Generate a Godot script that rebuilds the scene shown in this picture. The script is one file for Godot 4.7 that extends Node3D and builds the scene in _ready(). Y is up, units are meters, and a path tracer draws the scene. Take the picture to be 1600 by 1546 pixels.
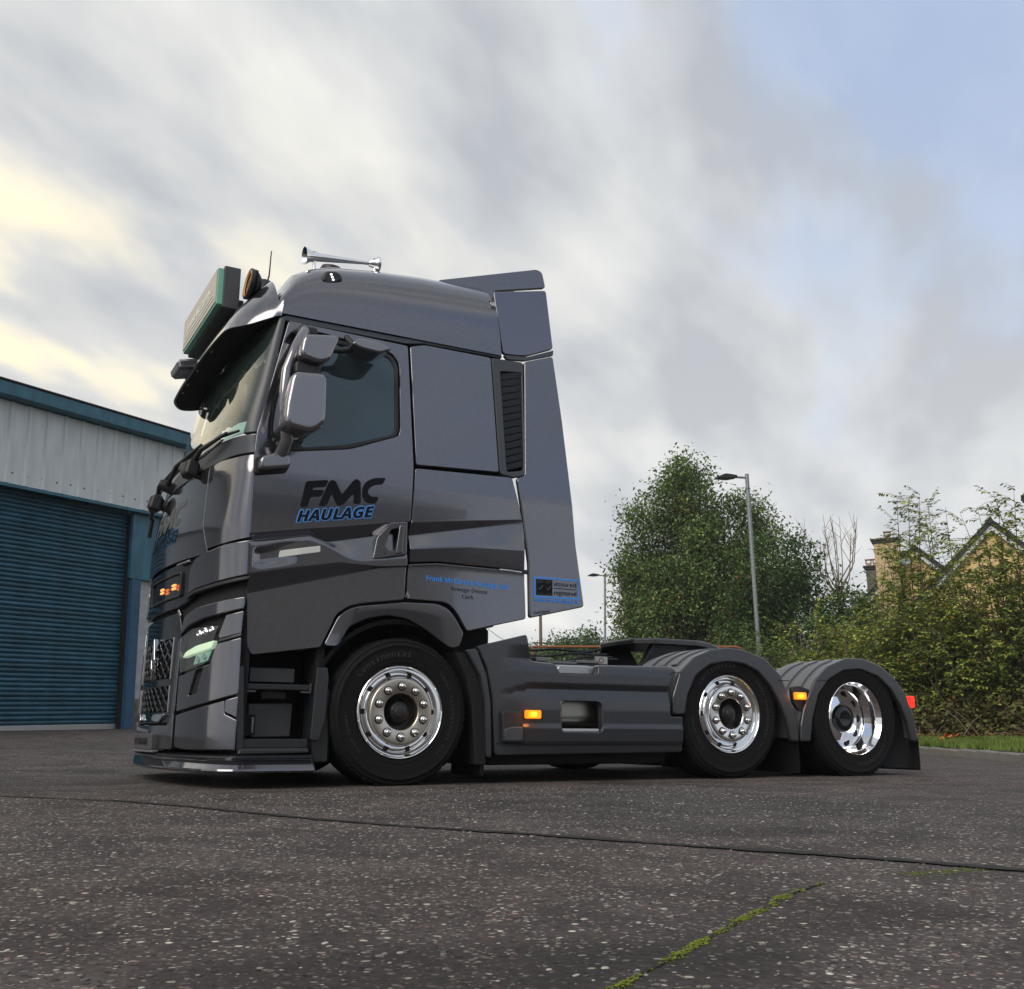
extends Node3D
# A dark grey lorry tractor unit on a worn asphalt yard beside a blue-shuttered unit, under a clouded evening sky.
# Units are metres, y is up. The lorry's own axes: x runs from its nose to its tail, z = 0 is the plane of its near wheel rims.
# The yard falls gently towards +x, and the lorry stands on that slope.

const TILT := 0.028
var M := {}
var rng := RandomNumberGenerator.new()
var bold: SystemFont
var regular: SystemFont
var cap_cache := {}


class MB:
	var v := PackedVector3Array()
	var n := PackedVector3Array()
	var uv := PackedVector2Array()
	var c := PackedColorArray()
	var i := PackedInt32Array()
	func add(p: Vector3, nn: Vector3, t := Vector2.ZERO) -> int:
		v.append(p); n.append(nn); uv.append(t)
		return v.size() - 1
	func tri(a: int, b: int, d: int) -> void:
		var g := (v[b] - v[a]).cross(v[d] - v[a])
		if g.dot(n[a] + n[b] + n[d]) > 0.0:
			i.append(a); i.append(d); i.append(b)
		else:
			i.append(a); i.append(b); i.append(d)
	func quad(a: int, b: int, d: int, e: int) -> void:
		tri(a, b, d); tri(a, d, e)
	func face(pts: Array, nn: Vector3) -> void:
		var k := v.size()
		for p in pts:
			add(p, nn, Vector2(p.x + p.z, p.y))
		for j in range(1, pts.size() - 1):
			tri(k, k + j, k + j + 1)
	func join(o: MB, t := Transform3D()) -> void:
		var k := v.size()
		for j in o.v.size():
			v.append(t * o.v[j]); n.append((t.basis * o.n[j]).normalized()); uv.append(o.uv[j])
		for j in range(0, o.i.size(), 3):
			tri(o.i[j] + k, o.i[j + 1] + k, o.i[j + 2] + k)


func mesh_of(mb: MB) -> ArrayMesh:
	var a := []
	a.resize(Mesh.ARRAY_MAX)
	a[Mesh.ARRAY_VERTEX] = mb.v
	a[Mesh.ARRAY_NORMAL] = mb.n
	a[Mesh.ARRAY_TEX_UV] = mb.uv
	if mb.c.size() == mb.v.size() and mb.c.size() > 0:
		a[Mesh.ARRAY_COLOR] = mb.c
	a[Mesh.ARRAY_INDEX] = mb.i
	var m := ArrayMesh.new()
	if mb.i.size() > 0:
		m.add_surface_from_arrays(Mesh.PRIMITIVE_TRIANGLES, a)
	return m


var used := {}
func numbered(parent: Node, called: String) -> String:
	var key := str(parent.get_instance_id()) + called
	var k: int = used.get(key, 0)
	used[key] = k + 1
	return called if k == 0 else "%s_%03d" % [called, k]


func part(called: String, mb: MB, mat: Material, parent: Node = self) -> MeshInstance3D:
	var o := MeshInstance3D.new()
	o.name = numbered(parent, called)
	o.mesh = mesh_of(mb)
	o.material_override = mat
	o.cast_shadow = GeometryInstance3D.SHADOW_CASTING_SETTING_ON
	parent.add_child(o, true)
	return o


func again(called: String, mesh: Mesh, mat: Material, parent: Node, t: Transform3D) -> MeshInstance3D:
	var o := MeshInstance3D.new()
	o.name = numbered(parent, called)
	o.mesh = mesh
	o.material_override = mat
	o.transform = t
	parent.add_child(o, true)
	return o


func thing(called: String, label: String, category: String, at := Vector3.ZERO, turn := 0.0, group := "") -> Node3D:
	var o := Node3D.new()
	o.name = numbered(self, called)
	add_child(o, true)
	o.position = at
	o.rotation.y = turn
	tag(o, label, category, group)
	return o


func tag(o: Node, label: String, category: String, group := "") -> void:
	o.set_meta("label", label)
	o.set_meta("category", category)
	if group != "":
		o.set_meta("group", group)


func structure(o: Node, label := "") -> void:
	o.set_meta("kind", "structure")
	if label != "":
		o.set_meta("label", label)


func stuff(o: Node, label := "", category := "") -> void:
	o.set_meta("kind", "stuff")
	if label != "":
		o.set_meta("label", label)
	if category != "":
		o.set_meta("category", category)


func lin(r: float, g: float, b: float, a := 1.0) -> Color:
	var col := Color(r, g, b, a).linear_to_srgb()
	col.a = a
	return col


func mat(col: Color, rough: float, metal := 0.0, spec := 0.5) -> StandardMaterial3D:
	var m := StandardMaterial3D.new()
	m.albedo_color = col
	m.roughness = rough
	m.metallic = metal
	m.metallic_specular = spec
	m.cull_mode = BaseMaterial3D.CULL_DISABLED
	return m


# ---------------------------------------------------------------- shapes

func box(mb: MB, at: Vector3, size: Vector3, bevel := 0.004, basis := Basis()) -> void:
	var h := size * 0.5
	var b: float = min(bevel, min(h.x, min(h.y, h.z)) * 0.6)
	var ax := [Vector3.RIGHT, Vector3.UP, Vector3.BACK]
	var pt := func(k: int, s: Vector3) -> Vector3:
		var p := Vector3(s.x * h.x, s.y * h.y, s.z * h.z)
		for q in 3:
			if q != k:
				p[q] -= s[q] * b
		return at + basis * p
	for k in 3:
		for sg in [-1.0, 1.0]:
			var nn: Vector3 = basis * (ax[k] * sg)
			var ids := []
			for w in [[-1, -1], [1, -1], [1, 1], [-1, 1]]:
				var s := Vector3.ZERO
				s[k] = sg; s[(k + 1) % 3] = w[0]; s[(k + 2) % 3] = w[1]
				var p: Vector3 = pt.call(k, s)
				ids.append(mb.add(p, nn, Vector2(p.x + p.z, p.y)))
			mb.quad(ids[0], ids[1], ids[2], ids[3])
	if b <= 0.0:
		return
	for k in 3:
		var e := (k + 1) % 3
		var f := (k + 2) % 3
		for se in [-1.0, 1.0]:
			for sf in [-1.0, 1.0]:
				var ids := []
				for w in [[e, -1.0], [e, 1.0], [f, 1.0], [f, -1.0]]:
					var s := Vector3.ZERO
					s[k] = w[1]; s[e] = se; s[f] = sf
					var nn: Vector3 = basis * (ax[w[0]] * (se if w[0] == e else sf))
					ids.append(mb.add(pt.call(w[0], s), nn))
				mb.quad(ids[0], ids[1], ids[2], ids[3])
	for sx in [-1.0, 1.0]:
		for sy in [-1.0, 1.0]:
			for sz in [-1.0, 1.0]:
				var s := Vector3(sx, sy, sz)
				var a := mb.add(pt.call(0, s), basis * Vector3(sx, 0, 0))
				var d := mb.add(pt.call(1, s), basis * Vector3(0, sy, 0))
				var e2 := mb.add(pt.call(2, s), basis * Vector3(0, 0, sz))
				mb.tri(a, d, e2)


func boxes(list: Array, bevel := 0.004) -> MB:
	var mb := MB.new()
	for b in list:
		box(mb, b[0], b[1], bevel)
	return mb


# A profile of (radius, height) turned about the z axis of `t`.
func lathe(mb: MB, prof: Array, segs := 48, t := Transform3D(), a0 := 0.0, a1 := TAU) -> void:
	var sn := []
	for k in prof.size() - 1:
		var d: Vector2 = prof[k + 1] - prof[k]
		sn.append(Vector2(d.y, -d.x).normalized())
	# turn the normals outwards: the profile is listed so that (dz, -dr) points out
	for k in prof.size() - 1:
		var n0: Vector2 = sn[k]
		var n1: Vector2 = sn[k]
		if k > 0 and sn[k - 1].dot(sn[k]) > 0.6:
			n0 = (sn[k - 1] + sn[k]).normalized()
		if k < sn.size() - 1 and sn[k + 1].dot(sn[k]) > 0.6:
			n1 = (sn[k + 1] + sn[k]).normalized()
		var base := mb.v.size()
		for s in segs + 1:
			var a := lerpf(a0, a1, float(s) / segs)
			var ca := cos(a)
			var sa := sin(a)
			var p0: Vector2 = prof[k]
			var p1: Vector2 = prof[k + 1]
			mb.add(t * Vector3(p0.x * ca, p0.x * sa, p0.y), (t.basis * Vector3(n0.x * ca, n0.x * sa, n0.y)).normalized(), Vector2(float(s) / segs, 0))
			mb.add(t * Vector3(p1.x * ca, p1.x * sa, p1.y), (t.basis * Vector3(n1.x * ca, n1.x * sa, n1.y)).normalized(), Vector2(float(s) / segs, 1))
		for s in segs:
			mb.quad(base + s * 2, base + s * 2 + 1, base + s * 2 + 3, base + s * 2 + 2)


func tube(mb: MB, pts: Array, radii: Variant, sides := 8, caps := true) -> void:
	var rows := []
	var up := Vector3.UP
	for k in pts.size():
		var d: Vector3 = (pts[min(k + 1, pts.size() - 1)] - pts[max(k - 1, 0)]).normalized()
		if absf(d.dot(up)) > 0.95:
			up = Vector3.RIGHT if absf(d.x) < 0.9 else Vector3.BACK
		var x := d.cross(up).normalized()
		var y := x.cross(d).normalized()
		up = y
		var r: float = radii if radii is float else radii[k]
		var row := []
		for s in sides + 1:
			var a := TAU * s / sides
			var nn := x * cos(a) + y * sin(a)
			row.append(mb.add(pts[k] + nn * r, nn, Vector2(float(s) / sides, k)))
		rows.append(row)
	for k in pts.size() - 1:
		for s in sides:
			mb.quad(rows[k][s], rows[k][s + 1], rows[k + 1][s + 1], rows[k + 1][s])
	if caps:
		for k in [0, pts.size() - 1]:
			var d: Vector3 = (pts[1] - pts[0]).normalized() * -1.0 if k == 0 else (pts[k] - pts[k - 1]).normalized()
			var ids := []
			for s in sides:
				ids.append(mb.add(mb.v[rows[k][s]], d))
			for s in range(1, sides - 1):
				mb.tri(ids[0], ids[s], ids[s + 1])


func ccw(p: PackedVector2Array) -> PackedVector2Array:
	var a := 0.0
	for k in p.size():
		a += p[k].cross(p[(k + 1) % p.size()])
	var q := p.duplicate()
	if a < 0.0:
		q.reverse()
	return q


func rounded(p: PackedVector2Array, r: float) -> PackedVector2Array:
	if r <= 0.0:
		return p
	var out := PackedVector2Array()
	var c := p.size()
	for k in c:
		var a := p[(k + c - 1) % c]
		var b := p[k]
		var d := p[(k + 1) % c]
		var u := (a - b)
		var w := (d - b)
		if absf(u.normalized().cross(w.normalized())) < 0.12 and u.dot(w) < 0:
			out.append(b)
			continue
		var q: float = min(r, min(u.length(), w.length()) * 0.45)
		var s := b + u.normalized() * q
		var e := b + w.normalized() * q
		for j in 5:
			var f := j / 4.0
			out.append(s.lerp(b, f).lerp(b.lerp(e, f), f))
	return out


func dense(p: PackedVector2Array, step: float) -> PackedVector2Array:
	var out := PackedVector2Array()
	for k in p.size():
		var a := p[k]
		var b := p[(k + 1) % p.size()]
		var m: int = max(1, ceili(a.distance_to(b) / step))
		if a.distance_to(b) < 1e-5:
			continue
		for j in m:
			out.append(a.lerp(b, float(j) / m))
	return out


func inset(p: PackedVector2Array, b: float) -> PackedVector2Array:
	var out := PackedVector2Array()
	var c := p.size()
	for k in c:
		var d0 := (p[k] - p[(k + c - 1) % c]).normalized()
		var d1 := (p[(k + 1) % c] - p[k]).normalized()
		var n0 := Vector2(-d0.y, d0.x)
		var n1 := Vector2(-d1.y, d1.x)
		var m := (n0 + n1).normalized()
		out.append(p[k] + m * (b / max(0.45, m.dot(n0))))
	return out


func V(list: Array) -> PackedVector2Array:
	var out := PackedVector2Array()
	for k in range(0, list.size(), 2):
		out.append(Vector2(list[k], list[k + 1]))
	return out


func nrm(f: Callable, p: Vector2) -> Vector3:
	var e := 0.003
	var a: Vector3 = f.call(p + Vector2(e, 0), 0.0) - f.call(p - Vector2(e, 0), 0.0)
	var b: Vector3 = f.call(p + Vector2(0, e), 0.0) - f.call(p - Vector2(0, e), 0.0)
	var n := a.cross(b).normalized()
	var o: Vector3 = f.call(p, 0.02) - f.call(p, 0.0)
	return n if n.dot(o) >= 0.0 else -n


# A sheet on the surface f(point, height): outline cut out, edges rounded over by b, then turned in by depth. Creases in f come out as shaped.
func panel(f: Callable, outline: PackedVector2Array, o := {}) -> MB:
	var b: float = o.get("b", 0.006)
	var depth: float = o.get("depth", 0.03)
	var cell: float = o.get("cell", 0.05)
	var r: float = o.get("r", 0.02)
	var mb := MB.new()
	if o.get("flat", false):
		r = max(r, b * 1.7)
	var outer := dense(rounded(ccw(outline), r), cell * 0.8)
	var inner := inset(outer, b)
	var rings := [[outer, inner]]
	var holes := []
	for h in o.get("holes", []):
		var ho := dense(rounded(ccw(h), o.get("hr", r)), cell * 0.8)
		var hi := inset(ho, -b)
		rings.append([ho, hi])
		holes.append(hi)
	if o.get("flat", false):
		var base := mb.v.size()
		var nn := nrm(f, inner[0])
		for p in inner:
			mb.add(f.call(p, 0.0), nn, p)
		var t := Geometry2D.triangulate_polygon(inner)
		if t.is_empty():
			for piece in Geometry2D.offset_polygon(outer, -b * 0.9):
				var tt := Geometry2D.triangulate_polygon(piece)
				base = mb.v.size()
				for p in piece:
					mb.add(f.call(p, 0.0), nn, p)
				for k in range(0, tt.size(), 3):
					mb.tri(base + tt[k], base + tt[k + 1], base + tt[k + 2])
		for k in range(0, t.size(), 3):
			mb.tri(base + t[k], base + t[k + 1], base + t[k + 2])
	else:
		_fill(mb, f, inner, holes, cell)
	for ring in rings:
		var po: PackedVector2Array = ring[0]
		var pi: PackedVector2Array = ring[1]
		var c := po.size()
		var rows := []
		var out := []
		var ns := []
		for k in c:
			var a: Vector3 = f.call(pi[k], 0.0)
			var q: Vector3 = f.call(po[k], 0.0)
			ns.append(nrm(f, pi[k]))
			var od: Vector3 = q - a
			out.append((od - ns[k] * od.dot(ns[k])).normalized())
		for s in 4:
			var a := s / 3.0 * PI * 0.5
			var row := []
			for k in c:
				row.append(mb.add(f.call(pi[k].lerp(po[k], sin(a)), -b * (1.0 - cos(a))), ns[k] * cos(a) + out[k] * sin(a), po[k]))
			rows.append(row)
		var last := []
		for k in c:
			last.append(mb.add(f.call(po[k], -max(depth, b * 1.01)), out[k], po[k]))
		rows.append(last)
		for s in 4:
			for k in c:
				var k2 := (k + 1) % c
				mb.quad(rows[s][k], rows[s][k2], rows[s + 1][k2], rows[s + 1][k])
	if o.get("back", false):
		var base := mb.v.size()
		for p in outer:
			mb.add(f.call(p, -depth), -nrm(f, p), p)
		var t := Geometry2D.triangulate_polygon(outer)
		for k in range(0, t.size(), 3):
			mb.tri(base + t[k], base + t[k + 1], base + t[k + 2])
	return mb


func _mark(marks: Dictionary, p: PackedVector2Array, cell: float) -> void:
	for k in p.size():
		var a := p[k]
		var b := p[(k + 1) % p.size()]
		var m: int = max(1, ceili(a.distance_to(b) / (cell * 0.25)))
		var last := Vector2i(floori(a.x / cell), floori(a.y / cell))
		marks[last] = true
		for j in range(1, m + 1):
			var q := a.lerp(b, float(j) / m)
			var now := Vector2i(floori(q.x / cell), floori(q.y / cell))
			marks[now] = true
			if now.x != last.x and now.y != last.y:
				marks[Vector2i(now.x, last.y)] = true
				marks[Vector2i(last.x, now.y)] = true
			last = now


func _fill(mb: MB, f: Callable, inner: PackedVector2Array, holes: Array, cell: float) -> void:
	var lo := inner[0]
	var hi := inner[0]
	for p in inner:
		lo = lo.min(p)
		hi = hi.max(p)
	var marks := {}
	_mark(marks, inner, cell)
	for h in holes:
		_mark(marks, h, cell)
	var ids := {}
	for x in range(floori(lo.x / cell), floori(hi.x / cell) + 1):
		for y in range(floori(lo.y / cell), floori(hi.y / cell) + 1):
			var key := Vector2i(x, y)
			if not marks.has(key):
				var mid := Vector2(x + 0.5, y + 0.5) * cell
				if not Geometry2D.is_point_in_polygon(mid, inner):
					continue
				var skip := false
				for h in holes:
					if Geometry2D.is_point_in_polygon(mid, h):
						skip = true
				if skip:
					continue
				var q := []
				for w in [key, key + Vector2i(1, 0), key + Vector2i(1, 1), key + Vector2i(0, 1)]:
					if not ids.has(w):
						var p := Vector2(w) * cell
						ids[w] = mb.add(f.call(p, 0.0), nrm(f, p), p)
					q.append(ids[w])
				mb.quad(q[0], q[1], q[2], q[3])
				continue
			var sq := PackedVector2Array([Vector2(x, y) * cell, Vector2(x + 1, y) * cell, Vector2(x + 1, y + 1) * cell, Vector2(x, y + 1) * cell])
			var pieces := Geometry2D.intersect_polygons(sq, inner)
			for h in holes:
				var rest := []
				for piece in pieces:
					rest.append_array(Geometry2D.clip_polygons(piece, h))
				pieces.assign(rest)
			for piece in pieces:
				var t := Geometry2D.triangulate_polygon(piece)
				var base := mb.v.size()
				for p in piece:
					mb.add(f.call(p, 0.0), nrm(f, p), p)
				for k in range(0, t.size(), 3):
					mb.tri(base + t[k], base + t[k + 1], base + t[k + 2])


func flat_map(z0: float, s := 1.0) -> Callable:
	return func(p: Vector2, d: float) -> Vector3: return Vector3(p.x, p.y, z0 + d if s > 0.0 else -2.5 - z0 - d)


# A slab cut to an outline in the x-y plane, its face at z0 and its back depth behind.
func slab(outline: PackedVector2Array, z0: float, depth: float, b := 0.006, r := 0.01, s := 1.0) -> MB:
	return panel(flat_map(z0, s), outline, {"b": b, "depth": depth, "r": r, "flat": true, "back": true, "cell": 0.06})


func glyphs(text: String, font: Font) -> Dictionary:
	var tm := TextMesh.new()
	tm.text = text
	tm.font = font
	tm.font_size = 64
	tm.pixel_size = 0.01
	tm.depth = 0.0
	tm.curve_step = 2.0
	tm.horizontal_alignment = HORIZONTAL_ALIGNMENT_LEFT
	tm.vertical_alignment = VERTICAL_ALIGNMENT_CENTER
	var a := tm.get_mesh_arrays()
	return {"v": a[Mesh.ARRAY_VERTEX], "i": a[Mesh.ARRAY_INDEX]}


# Lettering laid on the surface f: left end of the baseline at `at`, capitals `cap` tall, `wide` across in all, leaning by `lean`, rising by `rise` per metre.
func lettering(mb: MB, f: Callable, text: String, font: Font, at: Vector2, cap: float, wide: float, lean := 0.0, rise := 0.0, d := 0.002, fat := 0.0) -> void:
	var key := font.get_instance_id()
	if not cap_cache.has(key):
		var hh := glyphs("H", font)
		var l := 1e9
		var h := -1e9
		for p in hh.v:
			l = min(l, p.y)
			h = max(h, p.y)
		cap_cache[key] = [l, h - l]
	var g := glyphs(text, font)
	var x0 := 1e9
	var x1 := -1e9
	for p in g.v:
		x0 = min(x0, p.x)
		x1 = max(x1, p.x)
	var ky: float = cap / cap_cache[key][1]
	var kx: float = wide / max(x1 - x0, 1e-4) if wide > 0.0 else ky
	var spread := [Vector2.ZERO] if fat == 0.0 else [Vector2(fat, 0), Vector2(-fat, 0), Vector2(0, fat), Vector2(0, -fat), Vector2(fat, fat) * 0.72, Vector2(-fat, fat) * 0.72, Vector2(fat, -fat) * 0.72, Vector2(-fat, -fat) * 0.72]
	var j := 0
	for s in spread:
		var base := mb.v.size()
		for p in g.v:
			var q := Vector2((p.x - x0) * kx, (p.y - cap_cache[key][0]) * ky)
			q = Vector2(q.x + q.y * lean, q.y + (q.x + q.y * lean) * rise) + at + s
			mb.add(f.call(q, d + j * 0.0002), nrm(f, q), q)
		for k in range(0, g.i.size(), 3):
			mb.tri(base + g.i[k], base + g.i[k + 1], base + g.i[k + 2])
		j += 1


func curve(x: float, xs: Array, ys: Array) -> float:
	if x <= xs[0]:
		return ys[0]
	for k in range(1, xs.size()):
		if x <= xs[k]:
			return lerpf(ys[k - 1], ys[k], (x - xs[k - 1]) / (xs[k] - xs[k - 1]))
	return ys[ys.size() - 1]


# ---------------------------------------------------------------- the lie of the land

func ground(x: float, z: float) -> float:
	var a := -TILT * x if x > -2.5 else 0.07 - 0.008 * (x + 2.5)
	if x > 24.0:
		a = -TILT * 24.0 - 0.006 * (min(x, 60.0) - 24.0)
	var back: float = clamp(-z - 3.0, 0.0, 12.0) * 0.03
	return a + back * (1.0 - smoothstep(2.0, 11.0, x))


func _ready() -> void:
	rng.seed = 11
	bold = SystemFont.new()
	bold.font_names = PackedStringArray(["Droid Sans"])
	bold.font_weight = 700
	regular = SystemFont.new()
	regular.font_names = PackedStringArray(["Droid Sans"])
	# camera, sky, sun, exposure
	var cam := Camera3D.new()
	cam.name = "camera"
	cam.position = Vector3(-2.601, 0.418, 6.346)
	cam.rotation = Vector3(0.211, -0.5, -0.02)
	cam.fov = 51.05
	cam.far = 4000.0
	cam.near = 0.05
	add_child(cam)
	cam.current = true
	var we := WorldEnvironment.new()
	we.name = "world_environment"
	var env := Environment.new()
	env.background_mode = Environment.BG_SKY
	env.sky = Sky.new()
	var ps := PanoramaSkyMaterial.new()
	ps.panorama = ImageTexture.create_from_image(sky_image())
	env.sky.sky_material = ps
	env.background_energy_multiplier = 1.0
	env.tonemap_mode = Environment.TONE_MAPPER_LINEAR
	env.tonemap_exposure = 1.38
	env.sdfgi_enabled = true
	env.ssao_enabled = true
	env.ssil_enabled = true
	env.fog_enabled = true
	env.fog_density = 0.0006
	env.fog_light_color = lin(0.55, 0.6, 0.66)
	we.environment = env
	add_child(we)
	var sun := DirectionalLight3D.new()
	sun.name = "sun"
	sun.light_energy = 0.55
	sun.light_color = Color(1.0, 0.96, 0.90)
	sun.light_angular_distance = 40.0
	sun.shadow_enabled = true
	sun.rotation = Vector3(deg_to_rad(-38.0), deg_to_rad(-62.0), 0.0)
	add_child(sun)
	materials()
	build_yard()
	build_left_unit()
	build_far_unit()
	build_houses()
	build_posts()
	build_green()
	build_truck()


# Air and clouds only, laid out by direction: a pale, warm western horizon to the left, grey sheets of cloud overhead, blue to the right and behind.
func sky_image() -> Image:
	var w := 2048
	var h := 1024
	var data := PackedFloat32Array()
	data.resize(w * h * 3)
	var n1 := FastNoiseLite.new()
	n1.seed = 5
	n1.noise_type = FastNoiseLite.TYPE_SIMPLEX_SMOOTH
	n1.fractal_type = FastNoiseLite.FRACTAL_FBM
	n1.fractal_octaves = 5
	n1.frequency = 0.55
	n1.domain_warp_enabled = true
	n1.domain_warp_amplitude = 0.5
	n1.domain_warp_frequency = 0.5
	var n2 := FastNoiseLite.new()
	n2.seed = 17
	n2.noise_type = FastNoiseLite.TYPE_SIMPLEX_SMOOTH
	n2.fractal_type = FastNoiseLite.FRACTAL_FBM
	n2.fractal_octaves = 6
	n2.frequency = 1.7
	var glow_to := Vector3(-0.45, 0.3, -0.84).normalized()
	var blue_to := Vector3(0.66, 0.60, -0.44).normalized()
	var streak := Vector2(0.78, -0.62).normalized()
	for y in h:
		var el := PI * (0.5 - (y + 0.5) / h)
		var dy := sin(el)
		var ce := cos(el)
		for x in w:
			var az := (x + 0.5) / w * TAU
			var d := Vector3(sin(az) * ce, dy, -cos(az) * ce)
			var c: Vector3
			var up: float = max(dy, 0.0)
			var p := Vector2(d.x, d.z) / (up + 0.2)
			p += Vector2(0.24, 0.22)
			var q := Vector2(p.dot(streak) * 0.55, p.dot(Vector2(-streak.y, streak.x)) * 1.25)
			var a := n1.get_noise_2d(q.x * 1.3, q.y * 1.3)
			var b := n2.get_noise_2d(q.x * 1.6 + 9.0, q.y * 1.6)
			var west := pow(max(0.0, d.dot(glow_to)), 3.0)
			var blueness := pow(max(0.0, d.dot(blue_to)), 9.0)
			var behind: float = smoothstep(-0.2, 0.7, d.z)
			var low := pow(1.0 - up, 4.0)
			var clear := Vector3(0.27, 0.38, 0.61).lerp(Vector3(0.60, 0.67, 0.73), pow(1.0 - up, 4.0))
			var grey := Vector3(0.365, 0.385, 0.42).lerp(Vector3(0.55, 0.56, 0.57), low)
			var bright := Vector3(0.70, 0.71, 0.70).lerp(Vector3(0.92, 0.85, 0.66), clamp(west * 1.6 * low + 0.25 * west, 0.0, 1.0))
			var f: float = clamp(0.10 + 0.62 * west + 0.42 * low + 0.62 * a + 0.62 * b, 0.0, 1.0)
			c = grey.lerp(bright, f)
			var hole: float = smoothstep(0.0, 0.6, -0.62 * a + 0.4 * b + 1.0 * blueness + 0.66 * behind - 0.47)
			c = c.lerp(clear, hole * (0.62 + 0.25 * behind))
			var band := exp(-pow((up - 0.33) / 0.15, 2.0))
			c = c.lerp(Vector3(0.90, 0.79, 0.53), clamp(west * west * 1.7 * band * (0.35 + 2.4 * b + 0.9 * a), 0.0, 0.7))
			if dy < 0.0:
				c = c.lerp(Vector3(0.10, 0.10, 0.10), clamp(-dy * 12.0, 0.0, 1.0))
			var k := (y * w + x) * 3
			data[k] = c.x
			data[k + 1] = c.y
			data[k + 2] = c.z
	return Image.create_from_data(w, h, false, Image.FORMAT_RGBF, data.to_byte_array())


func materials() -> void:
	var paint := mat(lin(0.150, 0.150, 0.172), 0.14, 0.88)
	paint.clearcoat_enabled = true
	paint.clearcoat = 1.0
	paint.clearcoat_roughness = 0.03
	grain(paint, 0.35, 0.10)
	M.paint = paint
	var skirt := mat(lin(0.052, 0.055, 0.063), 0.34, 0.6)
	skirt.clearcoat_enabled = true
	skirt.clearcoat = 0.6
	skirt.clearcoat_roughness = 0.12
	grain(skirt, 0.3, 0.12)
	M.skirt = skirt
	M.guard = mat(lin(0.15, 0.155, 0.165), 0.36, 0.5)
	var housing := mat(lin(0.20, 0.195, 0.21), 0.16, 0.75)
	housing.clearcoat_enabled = true
	housing.clearcoat = 1.0
	housing.clearcoat_roughness = 0.04
	M.housing = housing
	M.gloss = mat(lin(0.008, 0.009, 0.011), 0.06)
	M.plastic = mat(lin(0.016, 0.017, 0.019), 0.5)
	M.vent = mat(lin(0.045, 0.052, 0.062), 0.4)
	M.black = mat(lin(0.004, 0.004, 0.005), 0.8)
	M.rubber = mat(lin(0.008, 0.008, 0.009), 0.8, 0.0, 0.35)
	grain(M.rubber, 0.22, 0.45)
	M.rubber.uv1_world_triplanar = false
	M.letter_rubber = mat(lin(0.016, 0.016, 0.017), 0.65)
	M.chrome = mat(lin(0.86, 0.86, 0.87), 0.07, 1.0)
	M.polished = mat(lin(0.72, 0.71, 0.70), 0.16, 1.0)
	M.brushed = mat(lin(0.56, 0.52, 0.45), 0.34, 1.0)
	M.tank = mat(lin(0.36, 0.35, 0.32), 0.34, 1.0)
	M.steel = mat(lin(0.45, 0.46, 0.47), 0.4, 0.9)
	M.cast = mat(lin(0.03, 0.03, 0.032), 0.5, 0.6)
	M.grey_panel = mat(lin(0.075, 0.075, 0.078), 0.42, 0.3)
	M.step_metal = mat(lin(0.30, 0.29, 0.27), 0.55, 0.5)
	M.decal_black = mat(lin(0.005, 0.006, 0.008), 0.55, 0.0, 0.3)
	M.decal_deep_blue = mat(lin(0.02, 0.10, 0.24), 0.3)
	M.decal_faint = mat(lin(0.035, 0.035, 0.04), 0.3)
	M.decal_grey = mat(lin(0.075, 0.075, 0.08), 0.4)
	M.decal_blue = mat(lin(0.03, 0.27, 0.85), 0.35)
	M.decal_pale_blue = mat(lin(0.10, 0.36, 0.85), 0.35)
	M.decal_white = mat(lin(0.62, 0.64, 0.6), 0.5)
	M.sign_face = mat(lin(0.40, 0.38, 0.34), 0.4)
	M.sign_green = mat(lin(0.16, 0.42, 0.30), 0.35)
	M.sign_box = mat(lin(0.05, 0.05, 0.056), 0.5)
	M.white_letter = mat(lin(0.9, 0.9, 0.88), 0.4)
	M.cloth = mat(lin(0.012, 0.024, 0.03), 0.9)
	M.pale_cloth = mat(lin(0.35, 0.36, 0.30), 0.9)
	M.trim = mat(lin(0.03, 0.03, 0.033), 0.7)
	M.rust = mat(lin(0.24, 0.09, 0.035), 0.85)
	var g := mat(Color(0.30, 0.37, 0.40, 0.30), 0.02, 0.55)
	g.transparency = BaseMaterial3D.TRANSPARENCY_ALPHA
	M.glass = g
	var ws := mat(Color(0.5, 0.62, 0.58, 0.07), 0.02)
	ws.transparency = BaseMaterial3D.TRANSPARENCY_ALPHA
	M.windscreen = ws
	var fg := mat(Color(0.5, 0.62, 0.58, 0.05), 0.02)
	fg.transparency = BaseMaterial3D.TRANSPARENCY_ALPHA
	M.far_glass = fg
	var lens := mat(Color(0.8, 0.85, 0.85, 0.06), 0.03)
	lens.transparency = BaseMaterial3D.TRANSPARENCY_ALPHA
	M.lens = lens
	M.amber = mat(lin(0.75, 0.22, 0.01), 0.25)
	M.amber.emission_enabled = true
	M.amber.emission = lin(1.0, 0.28, 0.01)
	M.amber.emission_energy_multiplier = 0.55
	M.amber_hot = mat(lin(0.9, 0.5, 0.05), 0.3)
	M.amber_hot.emission_enabled = true
	M.amber_hot.emission = lin(1.0, 0.62, 0.04)
	M.amber_hot.emission_energy_multiplier = 1.3
	M.red_lamp = mat(lin(0.5, 0.01, 0.01), 0.25)
	M.red_lamp.emission_enabled = true
	M.red_lamp.emission = lin(1.0, 0.03, 0.01)
	M.red_lamp.emission_energy_multiplier = 0.8
	M.orange_lamp = mat(lin(0.9, 0.3, 0.1), 0.3)
	M.orange_lamp.emission_enabled = true
	M.orange_lamp.emission = lin(1.0, 0.3, 0.08)
	M.orange_lamp.emission_energy_multiplier = 1.2
	M.amber_glass = mat(lin(0.55, 0.25, 0.05), 0.15)
	M.day_lamp = mat(lin(0.6, 0.75, 0.55), 0.2)
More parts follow.
